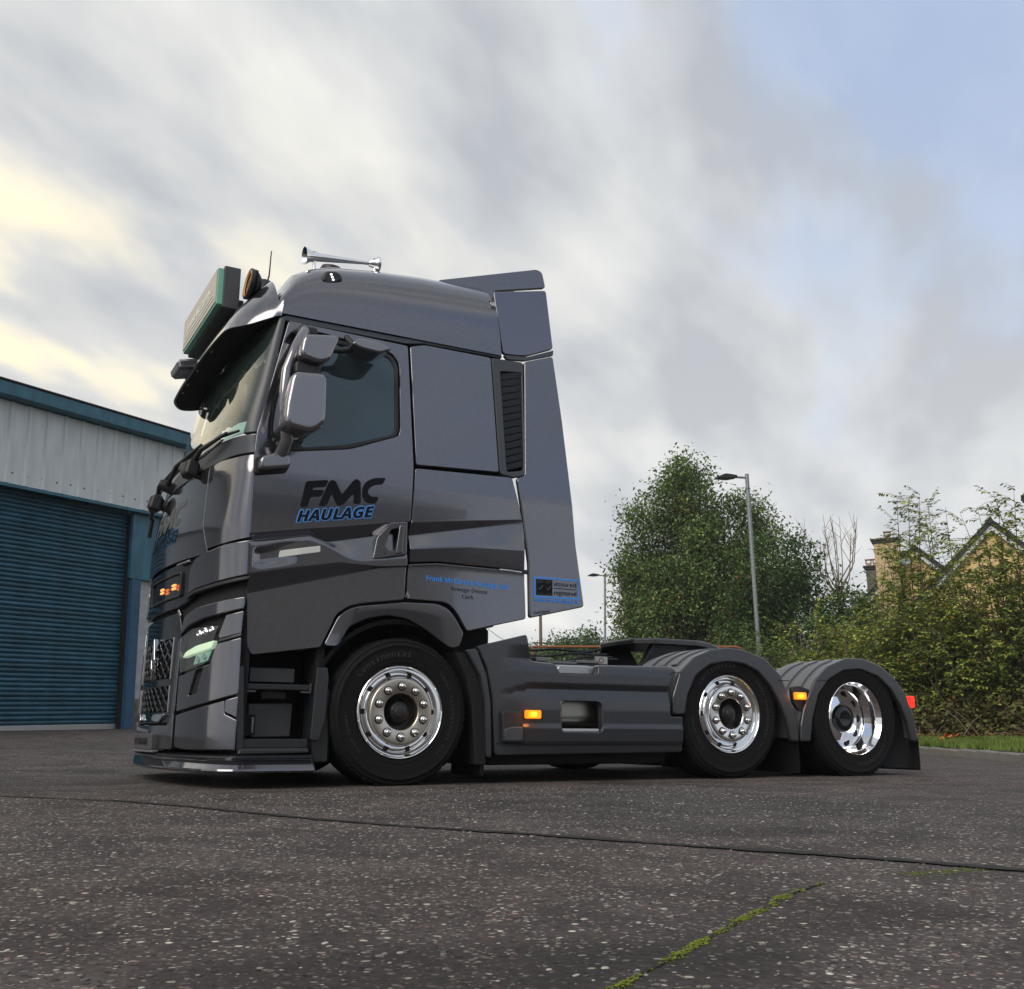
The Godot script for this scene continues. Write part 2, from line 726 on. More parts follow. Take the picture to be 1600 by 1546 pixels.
	M.day_lamp.emission_enabled = true
	M.day_lamp.emission = lin(0.55, 0.75, 0.5)
	M.day_lamp.emission_energy_multiplier = 0.36
	M.white_led = mat(lin(0.8, 0.85, 0.85), 0.2)
	M.white_led.emission_enabled = true
	M.white_led.emission = lin(0.9, 0.97, 1.0)
	M.white_led.emission_energy_multiplier = 0.9
	M.disc = mat(lin(0.25, 0.45, 0.38), 0.6)


# ---------------------------------------------------------------- yard, kerb and verge

func chip_textures() -> Array:
	var n := 2048
	var r := RandomNumberGenerator.new()
	r.seed = 4
	var fine := FastNoiseLite.new()
	fine.seed = 3
	fine.frequency = 0.11
	fine.fractal_octaves = 3
	var grit := fine.get_seamless_image(n / 2, n / 2, false, false, 0.15)
	grit.resize(n, n, Image.INTERPOLATE_BILINEAR)
	var broad := FastNoiseLite.new()
	broad.seed = 8
	broad.frequency = 0.012
	broad.fractal_octaves = 4
	var wear := broad.get_seamless_image(n / 4, n / 4, false, false, 0.2)
	wear.resize(n, n, Image.INTERPOLATE_BILINEAR)
	var gd := grit.get_data()
	var wd := wear.get_data()
	var col := PackedByteArray()
	col.resize(n * n * 3)
	var hgt := PackedByteArray()
	hgt.resize(n * n)
	for k in n * n:
		var g: float = gd[k] / 255.0
		var w: float = wd[k] / 255.0
		var t := 62.0 + 34.0 * (g - 0.5) + 30.0 * (w - 0.5)
		col[k * 3] = int(clamp(t * 1.08, 0, 255))
		col[k * 3 + 1] = int(clamp(t * 0.97, 0, 255))
		col[k * 3 + 2] = int(clamp(t * 0.955, 0, 255))
		hgt[k] = int(70 + 60 * g)
	var tones := [Vector3(150, 148, 140), Vector3(176, 172, 160), Vector3(128, 126, 122), Vector3(112, 104, 98), Vector3(146, 130, 120), Vector3(40, 38, 40), Vector3(94, 92, 92), Vector3(196, 190, 176), Vector3(120, 98, 92), Vector3(52, 48, 47)]
	for q in 46000:
		var cx := r.randi() % n
		var cy := r.randi() % n
		var big := r.randf()
		var ra := 1.2 + 3.6 * big * big * big + 1.6 * r.randf()
		var rb := ra * r.randf_range(0.55, 0.95)
		var an := r.randf() * PI
		var ca := cos(an)
		var sa := sin(an)
		var tone: Vector3 = tones[r.randi() % tones.size()]
		if wd[cy * n + cx] < 96 and r.randf() < 0.5:
			continue
		tone *= r.randf_range(0.6, 1.2)
		var up := r.randi_range(20, 90)
		var m := int(ra) + 1
		for dy in range(-m, m + 1):
			for dx in range(-m, m + 1):
				var u := (dx * ca + dy * sa) / ra
				var v := (-dx * sa + dy * ca) / rb
				var e := absf(u) ** 2.4 + absf(v) ** 2.4
				if e < 1.0:
					var k := ((cy + dy) & (n - 1)) * n + ((cx + dx) & (n - 1))
					var f: float = min(1.0, (1.0 - e) * 2.2)
					for ch in 3:
						col[k * 3 + ch] = int(lerpf(col[k * 3 + ch], tone[ch], f * 0.9))
					hgt[k] = max(hgt[k], int(110 + up * min(1.0, (1.0 - e) * 1.6)))
	var albedo := Image.create_from_data(n, n, false, Image.FORMAT_RGB8, col)
	var him := Image.create_from_data(n, n, false, Image.FORMAT_L8, hgt)
	him.resize(n, n)
	him.convert(Image.FORMAT_RGBA8)
	him.bump_map_to_normal_map(5.0)
	return [ImageTexture.create_from_image(albedo), ImageTexture.create_from_image(him)]


func build_yard() -> void:
	var tex := chip_textures()
	var asphalt := mat(Color.WHITE, 0.86, 0.0, 0.4)
	asphalt.albedo_texture = tex[0]
	asphalt.normal_enabled = true
	asphalt.normal_texture = tex[1]
	asphalt.normal_scale = 1.0
	asphalt.vertex_color_use_as_albedo = true
	var tint := FastNoiseLite.new()
	tint.seed = 21
	tint.frequency = 0.35
	tint.fractal_octaves = 4
	var blot := FastNoiseLite.new()
	blot.seed = 6
	blot.frequency = 0.55
	blot.fractal_octaves = 3
	var mb := MB.new()
	var xs := []
	var zs := []
	var x := -34.0
	while x <= 44.0:
		xs.append(x)
		x += 0.1 if absf(x) < 4.6 else (0.3 if absf(x) < 8.0 else 1.0)
	var z := -62.0
	while z <= 34.0:
		zs.append(z)
		z += 0.1 if z > -1.0 and z < 6.5 else (0.3 if absf(z) < 8.0 else 1.0)
	for a in xs:
		for b in zs:
			var k := mb.add(Vector3(a, ground(a, b), b), Vector3.UP, Vector2(a, b) / 3.0)
			var t := tint.get_noise_2d(a, b)
			var t2 := tint.get_noise_2d(a * 0.4 + 50.0, b * 0.4)
			var f := 0.97 + 0.30 * t + 0.16 * t2
			var spot: float = smoothstep(0.34, 0.5, blot.get_noise_2d(a, b))
			f *= 1.0 - 0.38 * spot
			f *= 1.0 - 0.10 * exp(-pow((b - 1.1 - 0.06 * a) / 0.16, 2.0)) - 0.10 * exp(-pow((b + 0.95 - 0.06 * a) / 0.16, 2.0))
			mb.c.append(Color(f * (1.0 + 0.14 * t2), f, f * (1.0 - 0.05 * t2)))
	var w := zs.size()
	for a in xs.size() - 1:
		for b in w - 1:
			mb.quad(a * w + b, a * w + b + 1, (a + 1) * w + b + 1, (a + 1) * w + b)
	for k in mb.n.size():
		mb.n[k] = Vector3(TILT, 1, 0).normalized() if mb.v[k].x < 24.0 and mb.v[k].x > -2.5 else Vector3.UP
	structure(part("yard", mb, asphalt), "worn grey-brown asphalt yard with pale stone chips showing")
	# the country beyond
	var land := MB.new()
	var far := mat(lin(0.05, 0.065, 0.03), 0.95)
	for s in [[-1600.0, -34.0, -1600.0, 1600.0], [44.0, 1600.0, -1600.0, 1600.0], [-34.0, 44.0, -1600.0, -62.0], [-34.0, 44.0, 34.0, 1600.0]]:
		var y := -0.6 if s[0] >= 40.0 else 0.2
		land.face([Vector3(s[0], y, s[2]), Vector3(s[1], y, s[2]), Vector3(s[1], y, s[3]), Vector3(s[0], y, s[3])], Vector3.UP)
	structure(part("far_ground", land, far), "flat green land beyond the yard")
	# the long joint across the yard, and the branch of it where moss grows
	var joint := [Vector2(-4.4, -2.6), Vector2(-3.2, -0.9), Vector2(-2.29, 0.18), Vector2(-1.81, 0.77), Vector2(-1.56, 1.36), Vector2(-1.28, 2.18), Vector2(-1.06, 2.69), Vector2(-0.83, 3.06), Vector2(-0.65, 3.42), Vector2(-0.51, 3.7), Vector2(-0.32, 4.03), Vector2(-0.12, 4.5), Vector2(0.2, 5.3), Vector2(0.7, 6.6)]
	var seam := mat(lin(0.012, 0.011, 0.010), 0.95)
	structure(crack("joint", joint, 0.0045, 0.05, seam), "dark joint running across the yard in front of the lorry")
	var mossy := [Vector2(-1.98, 5.22), Vector2(-1.75, 5.06), Vector2(-1.55, 4.93), Vector2(-1.43, 4.85), Vector2(-1.31, 4.77), Vector2(-1.19, 4.69), Vector2(-1.08, 4.63), Vector2(-1.0, 4.56), Vector2(-0.86, 4.49), Vector2(-0.73, 4.43)]
	structure(crack("crack", mossy, 0.003, 0.007, seam), "short crack in the yard grown over with moss")
	var stone_mesh := SphereMesh.new()
	stone_mesh.radius = 1.0
	stone_mesh.height = 1.1
	stone_mesh.radial_segments = 6
	stone_mesh.rings = 3
	var grit := []
	var gr := RandomNumberGenerator.new()
	gr.seed = 77
	for k in 14000:
		var q := Vector2(gr.randf_range(-4.2, 1.8), gr.randf_range(0.4, 5.6))
		var sc := 0.0016 + 0.0042 * pow(gr.randf(), 2.5)
		var g := gr.randf()
		var v := 0.08 + 0.30 * g * g
		grit.append([Transform3D(Basis.from_euler(Vector3(gr.randf_range(-0.5, 0.5), gr.randf() * TAU, 0)).scaled(Vector3(sc * gr.randf_range(1.0, 1.7), sc * 0.7, sc)), Vector3(q.x, ground(q.x, q.y) + sc * 0.1, q.y)), Color(v * gr.randf_range(0.95, 1.12), v, v * gr.randf_range(0.82, 1.0))])
	stuff(scatter("grit", stone_mesh, grit, mat(Color.WHITE, 0.8)), "loose pale grit and stone chips on the yard in front of the lorry", "grit")
	var tuft := SphereMesh.new()
	tuft.radius = 1.0
	tuft.height = 1.6
	tuft.radial_segments = 7
	tuft.rings = 4
	var list := []
	var r := RandomNumberGenerator.new()
	r.seed = 9
	for k in 6500:
		var f := pow(r.randf(), 1.5) * (mossy.size() - 1.2)
		var q: Vector2 = mossy[int(f)].lerp(mossy[int(f) + 1], f - int(f))
		var patch := 0.5 + 0.5 * sin(f * 5.1) * sin(f * 2.3 + 1.0)
		if r.randf() > 0.12 + patch * patch:
			continue
		var off := r.randfn(0.0, 0.0048 * (0.3 + patch))
		var sc := 0.0007 + 0.0019 * r.randf() * r.randf()
		var g := r.randf()
		list.append([Transform3D(Basis.from_scale(Vector3(sc * 1.4, sc, sc * 1.4)).rotated(Vector3.UP, r.randf() * TAU), Vector3(q.x + off * 0.55, ground(q.x, q.y) + 0.001 + 0.004 * patch * r.randf() * exp(-pow(off / 0.006, 2.0)), q.y + off)), Color(0.06 + 0.10 * g, 0.09 + 0.10 * g, 0.008)])
	for k in 240:
		var q := Vector2(-0.1 - r.randf() * 0.35, 4.42 + r.randfn(0.0, 0.02))
		var sc := r.randf_range(0.0007, 0.002)
		list.append([Transform3D(Basis.from_scale(Vector3(sc * 1.4, sc, sc * 1.4)), Vector3(q.x, ground(q.x, q.y) + 0.001, q.y)), Color(0.10, 0.13, 0.015)])
	var mm := scatter("moss", tuft, list, mat(Color.WHITE, 0.95))
	stuff(mm, "bright green moss growing along the short crack", "moss")
	# kerb of separate stones, and the verge behind it
	var stone := mat(lin(0.20, 0.19, 0.175), 0.9)
	grain(stone, 7.0, 0.25)
	var kerb := Node3D.new()
	kerb.name = "kerb"
	add_child(kerb)
	structure(kerb, "low concrete kerb between the yard and the grass")
	for k in 34:
		var t := -7.0 + k * 0.92
		var p := kerb_at(t, 0.0)
		var sb := MB.new()
		box(sb, Vector3.ZERO, Vector3(0.905, 0.30, 0.15), 0.018)
		var o := part("kerb_stone", sb, stone, kerb)
		o.position = Vector3(p.x, ground(p.x, p.z) - 0.04 + r.randf_range(-0.006, 0.006), p.z)
		o.rotation.y = atan2(0.8, 0.6) if t < 5.35 else atan2(0.954, 0.30)
	var soil := mat(lin(0.05, 0.04, 0.025), 0.95)
	grain(soil, 3.0, 0.5)
	var vb := MB.new()
	var cols := 36
	var rows := 26
	for a in cols + 1:
		for b in rows + 1:
			var t := -8.0 + a * 1.0
			var u := 0.07 + b * 0.55 + (14.0 if b == rows else 0.0)
			var p := kerb_at(t, u)
			p.y = verge_height(p.x, p.z)
			vb.add(p, Vector3.UP, Vector2(p.x, p.z))
	for a in cols:
		for b in rows:
			var k := a * (rows + 1) + b
			vb.quad(k, k + 1, k + rows + 2, k + rows + 1)
	structure(part("verge", vb, soil), "strip of ground behind the kerb at the foot of the hedge")
	# grass on the strip
	var blade := MB.new()
	for k in 3:
		var a := k * 2.1
		var d := Vector3(cos(a), 0, sin(a))
		blade.face([Vector3(-0.006, 0, 0), Vector3(0.006, 0, 0), Vector3(0, 0.09, 0) + d * 0.045], Vector3(0, 0.6, 0.8))
	var gl := []
	for k in 30000:
		var t := r.randf_range(-6.5, 12.0)
		var u := 0.10 + 2.3 * pow(r.randf(), 0.8)
		var p := kerb_at(t, u)
		p.y = verge_height(p.x, p.z) - 0.005
		var sc := r.randf_range(0.6, 1.35)
		var g := r.randf()
		gl.append([Transform3D(Basis.from_euler(Vector3(r.randf_range(-0.3, 0.3), r.randf() * TAU, 0)).scaled(Vector3(sc, sc, sc)), p), Color(0.09 + 0.09 * g, 0.15 + 0.08 * g, 0.032)])
	var gm := mat(Color.WHITE, 0.8)
	gm.backlight_enabled = true
	gm.backlight = lin(0.2, 0.35, 0.05)
	stuff(scatter("grass", mesh_of(blade), gl, gm), "short green grass between the kerb and the hedge", "grass")
	# fallen leaves and twigs under the hedge
	var leaf := MB.new()
	leaf.face([Vector3(-0.05, 0, 0), Vector3(0, 0.008, -0.028), Vector3(0.05, 0.004, 0), Vector3(0, 0.012, 0.028)], Vector3.UP)
	var ll := []
	for k in 9000:
		var p := hedge_at(r.randf(), r.randf_range(-1.0, 1.7))
		p.y = verge_height(p.x, p.z) + r.randf() * 0.12
		var g := r.randf()
		ll.append([Transform3D(Basis.from_euler(Vector3(r.randf_range(-0.7, 0.7), r.randf() * TAU, r.randf_range(-0.5, 0.5))), p), Color(0.08 + 0.12 * g, 0.05 + 0.05 * g, 0.02)])
	stuff(scatter("leaf_litter", mesh_of(leaf), ll, mat(Color.WHITE, 0.9)), "brown fallen leaves under the hedge", "leaves")
	var wrap := MB.new()
	for k in 9:
		var a := k * 0.7
		var c0 := Vector3(0.17 * sin(k * 1.9), 0.03 * (k % 3), 0.08 * cos(k * 2.3))
		wrap.face([c0, c0 + Vector3(0.13 * cos(a), 0.035, 0.12 * sin(a)), c0 + Vector3(0.1 * cos(a + 1.1), 0.075, 0.1 * sin(a + 1.1))], Vector3(0.2 * cos(a), 1, 0.4 * sin(a)).normalized())
	var wo := part("wrapper", wrap, mat(lin(0.75, 0.20, 0.05), 0.6))
	wo.position = Vector3(14.1, verge_height(14.1, -7.3) + 0.04, -7.3)
	tag(wo, "crumpled orange wrapper lying on the grass under the hedge", "litter")


func kerb_at(t: float, u: float) -> Vector3:
	if t <= 5.35:
		return Vector3(9.07 + 0.6 * t + 0.8 * u, 0, -2.15 - 0.8 * t + 0.6 * u)
	var e := t - 5.35
	return Vector3(12.28 + 0.30 * e + 0.95 * u, 0, -6.43 - 0.954 * e + 0.30 * u)


func hedge_at(t: float, out: float) -> Vector3:
	# the line of the hedge's feet, from its right end (0) to its left end (1); out is how far in front
	var pts := [Vector2(16.4, -5.2), Vector2(16.4, -7.0), Vector2(16.5, -8.3), Vector2(16.2, -9.7), Vector2(16.4, -11.3), Vector2(16.6, -12.4), Vector2(17.4, -14.3), Vector2(18.8, -17.0)]
	var f := t * (pts.size() - 1.001)
	var q: Vector2 = pts[int(f)].lerp(pts[int(f) + 1], f - int(f))
	return Vector3(q.x - 0.86 * out, 0, q.y + 0.5 * out)


func verge_height(x: float, z: float) -> float:
	var u := (x - 9.07) * 0.8 + (z + 2.15) * 0.6
	if z < -6.43:
		u = (x - 12.28 + 0.314 * (z + 6.43)) * 0.95
	return ground(x, z) + 0.10 + 0.05 * clamp(u, 0.0, 4.0) + 0.02 * sin(x * 3.1) * sin(z * 2.7)


func crack(called: String, pts: Array, y: float, wide: float, m: Material) -> MeshInstance3D:
	var r := RandomNumberGenerator.new()
	r.seed = 31
	var line := []
	for k in pts.size() - 1:
		for j in 14:
			var q: Vector2 = pts[k].lerp(pts[k + 1], j / 14.0)
			line.append(q + Vector2(r.randfn(0, 0.003), r.randfn(0, 0.003)))
	var mb := MB.new()
	var last := wide
	for k in line.size() - 1:
		var d: Vector2 = (line[k + 1] - line[k]).normalized()
		var nn := Vector2(-d.y, d.x)
		last = lerpf(last, wide * r.randf_range(0.35, 1.3) * (0.6 + 0.9 * k / line.size()), 0.5)
		for s in [-1.0, 1.0]:
			var q: Vector2 = line[k] + nn * (last * 0.5 * s + r.randfn(0, 0.09) * last)
			mb.add(Vector3(q.x, ground(q.x, q.y) + y, q.y), Vector3.UP, q)
	for k in line.size() - 2:
		mb.quad(k * 2, k * 2 + 1, k * 2 + 3, k * 2 + 2)
	return part(called, mb, m)


func grain(m: StandardMaterial3D, freq: float, amount: float, rel := Vector3.ONE) -> void:
	var nt := NoiseTexture2D.new()
	nt.width = 512
	nt.height = 512
	nt.seamless = true
	var fn := FastNoiseLite.new()
	fn.seed = int(freq * 13)
	fn.frequency = 0.02
	fn.fractal_octaves = 5
	nt.noise = fn
	var ramp := Gradient.new()
	ramp.set_color(0, Color(1.0 - amount, 1.0 - amount, 1.0 - amount))
	ramp.set_color(1, Color(1, 1, 1))
	nt.color_ramp = ramp
	m.albedo_texture = nt
	m.uv1_triplanar = true
	m.uv1_world_triplanar = true
	m.uv1_scale = rel * (1.0 / freq)


func scatter(called: String, mesh: Mesh, list: Array, m: StandardMaterial3D, parent: Node = self) -> MultiMeshInstance3D:
	m.vertex_color_use_as_albedo = true
	var mm := MultiMesh.new()
	mm.transform_format = MultiMesh.TRANSFORM_3D
	mm.use_colors = true
	mm.mesh = mesh
	mm.instance_count = list.size()
	for k in list.size():
		mm.set_instance_transform(k, list[k][0])
		mm.set_instance_color(k, list[k][1])
	var o := MultiMeshInstance3D.new()
	o.name = numbered(parent, called)
	o.multimesh = mm
	o.material_override = m
	parent.add_child(o, true)
	return o


# ---------------------------------------------------------------- buildings

func build_left_unit() -> void:
	var b := thing("warehouse", "pale ribbed warehouse with a teal roof edge and a big blue roller shutter", "warehouse", Vector3(-1.697, 0.30, -12.989), 0.5636)
	var clad := mat(lin(0.70, 0.74, 0.73), 0.5)
	grain(clad, 1.7, 0.16, Vector3(1, 0.16, 1))
	var teal := mat(lin(0.028, 0.18, 0.26), 0.45)
	grain(teal, 2.3, 0.35, Vector3(1, 0.3, 1))
	var blue := mat(lin(0.022, 0.125, 0.20), 0.42)
	grain(blue, 2.1, 0.4, Vector3(0.4, 1, 1))
	var pier := mat(lin(0.03, 0.115, 0.22), 0.6)
	grain(pier, 1.9, 0.3)
	var render := mat(lin(0.55, 0.57, 0.57), 0.85)
	grain(render, 2.7, 0.2)
	var plinth := mat(lin(0.25, 0.20, 0.14), 0.9)
	grain(plinth, 1.3, 0.4)
	part("body", boxes([[Vector3(-5.1, 2.8, -8.4), Vector3(17.8, 6.2, 16.0)]], 0.0), render, b)
	part("door_recess", boxes([[Vector3(-0.1, 2.0, -0.36), Vector3(5.4, 4.6, 0.06)]], 0.0), M.plastic, b)
	var sheet := MB.new()
	box(sheet, Vector3(-5.1, 4.86, 0.10), Vector3(17.9, 1.42, 0.03), 0.0)
	part("cladding", sheet, clad, b)
	var rib := MB.new()
	var prof := [Vector2(-0.045, 0.0), Vector2(-0.022, 0.032), Vector2(0.022, 0.032), Vector2(0.045, 0.0)]
	for k in 3:
		var p: Vector2 = prof[k]
		var q: Vector2 = prof[k + 1]
		var nn := Vector3(-(q.y - p.y), 0, q.x - p.x).normalized()
		rib.face([Vector3(p.x, 4.15, p.y), Vector3(q.x, 4.15, q.y), Vector3(q.x, 5.57, q.y), Vector3(p.x, 5.57, p.y)], nn)
	var rm := mesh_of(rib)
	for k in 31:
		again("cladding_rib", rm, clad, b, Transform3D(Basis(), Vector3(3.62 - k * 0.362, 0, 0.115)))
	var sc := MB.new()
	lathe(sc, [Vector2(0.0, 0.012), Vector2(0.012, 0.010), Vector2(0.016, 0.0)], 8)
	var sm := mesh_of(sc)
	for k in 20:
		again("screw", sm, M.cast, b, Transform3D(Basis(), Vector3(3.52 - k * 0.29, 4.33 + 0.01 * (k % 2), 0.116)))
	part("cladding_trim", boxes([[Vector3(-5.1, 4.115, 0.10), Vector3(17.9, 0.06, 0.10)]], 0.006), teal, b)
	part("fascia", boxes([[Vector3(-5.16, 5.70, 0.36), Vector3(17.6, 0.225, 0.05)], [Vector3(-5.1, 5.60, 0.22), Vector3(17.9, 0.03, 0.30)]], 0.006), teal, b)
	part("fascia_corner", boxes([[Vector3(3.78, 5.655, 0.34), Vector3(0.30, 0.30, 0.10)]], 0.01), teal, b)
	part("roof_edge", boxes([[Vector3(-5.1, 5.835, 0.33), Vector3(17.9, 0.03, 0.16)]], 0.004), M.cast, b)
	var roof := MB.new()
	roof.face([Vector3(-14, 5.84, 0.3), Vector3(3.9, 5.84, 0.3), Vector3(3.9, 6.5, -8.4), Vector3(-14, 6.5, -8.4)], Vector3(0, 1, 0.08).normalized())
	roof.face([Vector3(-14, 5.84, -16.4), Vector3(3.9, 5.84, -16.4), Vector3(3.9, 6.5, -8.4), Vector3(-14, 6.5, -8.4)], Vector3(0, 1, -0.08).normalized())
	part("roof", roof, clad, b)
	part("side_wall_top", boxes([[Vector3(3.83, 5.3, -8.3), Vector3(0.04, 1.2, 16.0)]], 0.0), clad, b)
	var side_panel := boxes([[Vector3(3.14, 3.46, -0.06), Vector3(1.42, 1.28, 0.16)]], 0.006)
	part("teal_panel", side_panel, teal, b)
	part("pier", boxes([[Vector3(2.575, 1.4, -0.10), Vector3(0.21, 2.82, 0.30)]], 0.01), pier, b)
	part("white_wall", boxes([[Vector3(3.27, 1.70, -0.16), Vector3(1.16, 2.24, 0.16)]], 0.0), render, b)
	part("plinth", boxes([[Vector3(3.26, 0.28, -0.14), Vector3(1.16, 0.60, 0.20)]], 0.01), plinth, b)
	part("left_pier", boxes([[Vector3(-2.75, 2.0, -0.1), Vector3(0.3, 4.3, 0.3)]], 0.01), pier, b)
	part("guide_rail", boxes([[Vector3(2.445, 2.0, -0.12), Vector3(0.05, 4.1, 0.14)]], 0.004), M.cast, b)
	part("guide_rail", boxes([[Vector3(-2.6, 2.0, -0.12), Vector3(0.05, 4.1, 0.14)]], 0.004), M.cast, b)
	# the shutter: each slat a part
	var sl := MB.new()
	var w := 2.50
	var pts := []
	for k in 8:
		var a := -0.35 + k / 7.0 * (PI + 0.2)
		pts.append(Vector2(0.042 - 0.042 * cos(a) - 0.002, 0.024 * sin(a)))
	pts = [Vector2(0.0, -0.008), Vector2(0.008, 0.004), Vector2(0.020, 0.015), Vector2(0.034, 0.020), Vector2(0.050, 0.019), Vector2(0.063, 0.012), Vector2(0.072, 0.001), Vector2(0.076, -0.010), Vector2(0.080, -0.008)]
	for k in pts.size() - 1:
		var p: Vector2 = pts[k]
		var q: Vector2 = pts[k + 1]
		var n0 := Vector3(0, -(q.y - p.y), q.x - p.x).normalized()
		sl.face([Vector3(-w, p.x, p.y), Vector3(w, p.x, p.y), Vector3(w, q.x, q.y), Vector3(-w, q.x, q.y)], n0)
	var slm := mesh_of(sl)
	var tones := []
	for k in 4:
		var t: StandardMaterial3D = blue.duplicate()
		t.albedo_color = lin(0.016 + 0.003 * k, 0.105 + 0.012 * k, 0.16 + 0.02 * k)
		tones.append(t)
	for k in 50:
		again("slat", slm, tones[(k * 7 + k / 3) % 4], b, Transform3D(Basis(), Vector3(-0.08, 0.13 + k * 0.08, -0.16)))
	part("shutter_bottom_bar", boxes([[Vector3(-0.08, 0.08, -0.15), Vector3(5.0, 0.10, 0.06)]], 0.008), M.steel, b)


func build_far_unit() -> void:
	var b := thing("far_warehouse", "long white ribbed warehouse across the yard, mirrored in the lorry's door", "warehouse", Vector3(-3.0, 0.0, 24.5), PI)
	var clad := mat(lin(0.78, 0.78, 0.77), 0.6)
	grain(clad, 2.1, 0.2, Vector3(1, 0.2, 1))
	part("body", boxes([[Vector3(0.0, 3.3, -7.0), Vector3(30.0, 7.0, 14.0)]], 0.0), clad, b)
	var rib := MB.new()
	box(rib, Vector3(0, 3.3, 0.03), Vector3(0.10, 6.6, 0.06), 0.01)
	var rm := mesh_of(rib)
	for k in 41:
		again("cladding_rib", rm, clad, b, Transform3D(Basis(), Vector3(-14.4 + k * 0.72, 0, 0)))
	part("fascia", boxes([[Vector3(0.0, 6.95, 0.3), Vector3(30.4, 0.32, 0.6)]], 0.02), M.cast, b)
	var roof := MB.new()
	roof.face([Vector3(-15.3, 7.12, 0.6), Vector3(15.3, 7.12, 0.6), Vector3(9.5, 9.6, -7.0), Vector3(-9.5, 9.6, -7.0)], Vector3(0, 1, 0.33).normalized())
	roof.face([Vector3(-15.3, 7.12, -14.6), Vector3(15.3, 7.12, -14.6), Vector3(9.5, 9.6, -7.0), Vector3(-9.5, 9.6, -7.0)], Vector3(0, 1, -0.33).normalized())
	for s in [-1.0, 1.0]:
		roof.face([Vector3(15.3 * s, 7.12, 0.6), Vector3(15.3 * s, 7.12, -14.6), Vector3(9.5 * s, 9.6, -7.0)], Vector3(s * 0.4, 1, 0).normalized())
	part("roof", roof, mat(lin(0.22, 0.23, 0.24), 0.7), b)
	part("loading_door", boxes([[Vector3(4.0, 2.0, 0.04), Vector3(4.0, 4.0, 0.08)]], 0.01), mat(lin(0.05, 0.07, 0.09), 0.5), b)


func house(called: String, label: String, at: Vector3, half: float, eaves: float, peak: float, deep: float, wall: Material, turn := -0.5) -> Node3D:
	var h := thing(called, label, "house", at, turn)
	var slate := mat(lin(0.035, 0.033, 0.035), 0.75)
	grain(slate, 0.9, 0.4)
	var white := mat(lin(0.75, 0.77, 0.78), 0.5)
	var wl := MB.new()
	for z in [0.0, -deep]:
		wl.face([Vector3(-half, 0, z), Vector3(half, 0, z), Vector3(half, eaves, z), Vector3(0, peak - 0.12, z), Vector3(-half, eaves, z)], Vector3(0, 0, 1 if z == 0.0 else -1))
	for s in [-1.0, 1.0]:
		wl.face([Vector3(s * half, 0, 0), Vector3(s * half, 0, -deep), Vector3(s * half, eaves, -deep), Vector3(s * half, eaves, 0)], Vector3(s, 0, 0))
	part("wall", wl, wall, h)
	var ang := atan2(peak - eaves, half)
	var run := Vector2(half, peak - eaves).length() + 0.45
	for s in [-1.0, 1.0]:
		var basis := Basis(Vector3(0, 0, 1), -s * ang)
		var mid := Vector3(s * (run * 0.5) * cos(ang), peak - run * 0.5 * sin(ang), -deep * 0.5 + 0.1)
		var rb := MB.new()
		box(rb, mid, Vector3(run, 0.12, deep + 0.5), 0.02, basis)
		var rf := part("roof", rb, slate, h)
		var tb := MB.new()
		for k in int(run / 0.3):
			box(tb, Vector3(s * (0.15 + k * 0.3) * cos(ang), peak - (0.15 + k * 0.3) * sin(ang), 0.2) + basis * Vector3(0, 0.09, 0), Vector3(0.31, 0.06, 0.34), 0.015, basis * Basis(Vector3(0, 0, 1), s * 0.06))
		part("verge_tile", tb, slate, rf)
		var bb := MB.new()
		box(bb, mid + Vector3(0, -0.15, deep * 0.5 + 0.12), Vector3(run, 0.22, 0.05), 0.006, basis)
		part("barge_board", bb, white, h)
	var rg := MB.new()
	tube(rg, [Vector3(0, peak + 0.05, 0.4), Vector3(0, peak + 0.05, -deep)], 0.11, 8)
	part("ridge", rg, slate, h)
	var glass := mat(lin(0.02, 0.025, 0.03), 0.1)
	for s in [-0.45, 0.45]:
		var wd := part("window", boxes([[Vector3(s * half, eaves * 0.55, 0.02), Vector3(1.2, 1.3, 0.08)]], 0.01), white, h)
		part("pane", boxes([[Vector3(s * half, eaves * 0.55, 0.05), Vector3(1.04, 1.14, 0.04)]], 0.0), glass, wd)
	return h


func chimney(h: Node3D, at: Vector3, w: float, top: float, wall: Material, pots: int) -> void:
	var base := at.y
	var c := part("chimney", boxes([[Vector3(at.x, (base + top) * 0.5, at.z), Vector3(w, top - base, w * 0.72)]], 0.01), wall, h)
	var cap := boxes([[Vector3(at.x, top + 0.03, at.z), Vector3(w + 0.14, 0.10, w * 0.72 + 0.14)], [Vector3(at.x, top + 0.13, at.z), Vector3(w + 0.24, 0.10, w * 0.72 + 0.24)]], 0.02)
	part("chimney_cap", cap, M.cast, c)
	for k in pots:
		var pm := MB.new()
		var px := at.x + (k - (pots - 1) * 0.5) * 0.34
		if pots == 1:
			px = at.x + 0.1
		lathe(pm, [Vector2(0.09, 0.16), Vector2(0.12, 0.17), Vector2(0.12, 0.32), Vector2(0.10, 0.34), Vector2(0.0, 0.34)], 12, Transform3D(Basis(Vector3.RIGHT, -PI / 2), Vector3(px, top, at.z)))
		box(pm, Vector3(px, top + 0.50, at.z), Vector3(0.34, 0.05, 0.30), 0.01)
		for s in [-1.0, 1.0]:
			box(pm, Vector3(px + s * 0.12, top + 0.40, at.z), Vector3(0.06, 0.18, 0.2), 0.0)
		part("chimney_pot", pm, mat(lin(0.35, 0.20, 0.15), 0.8), c)


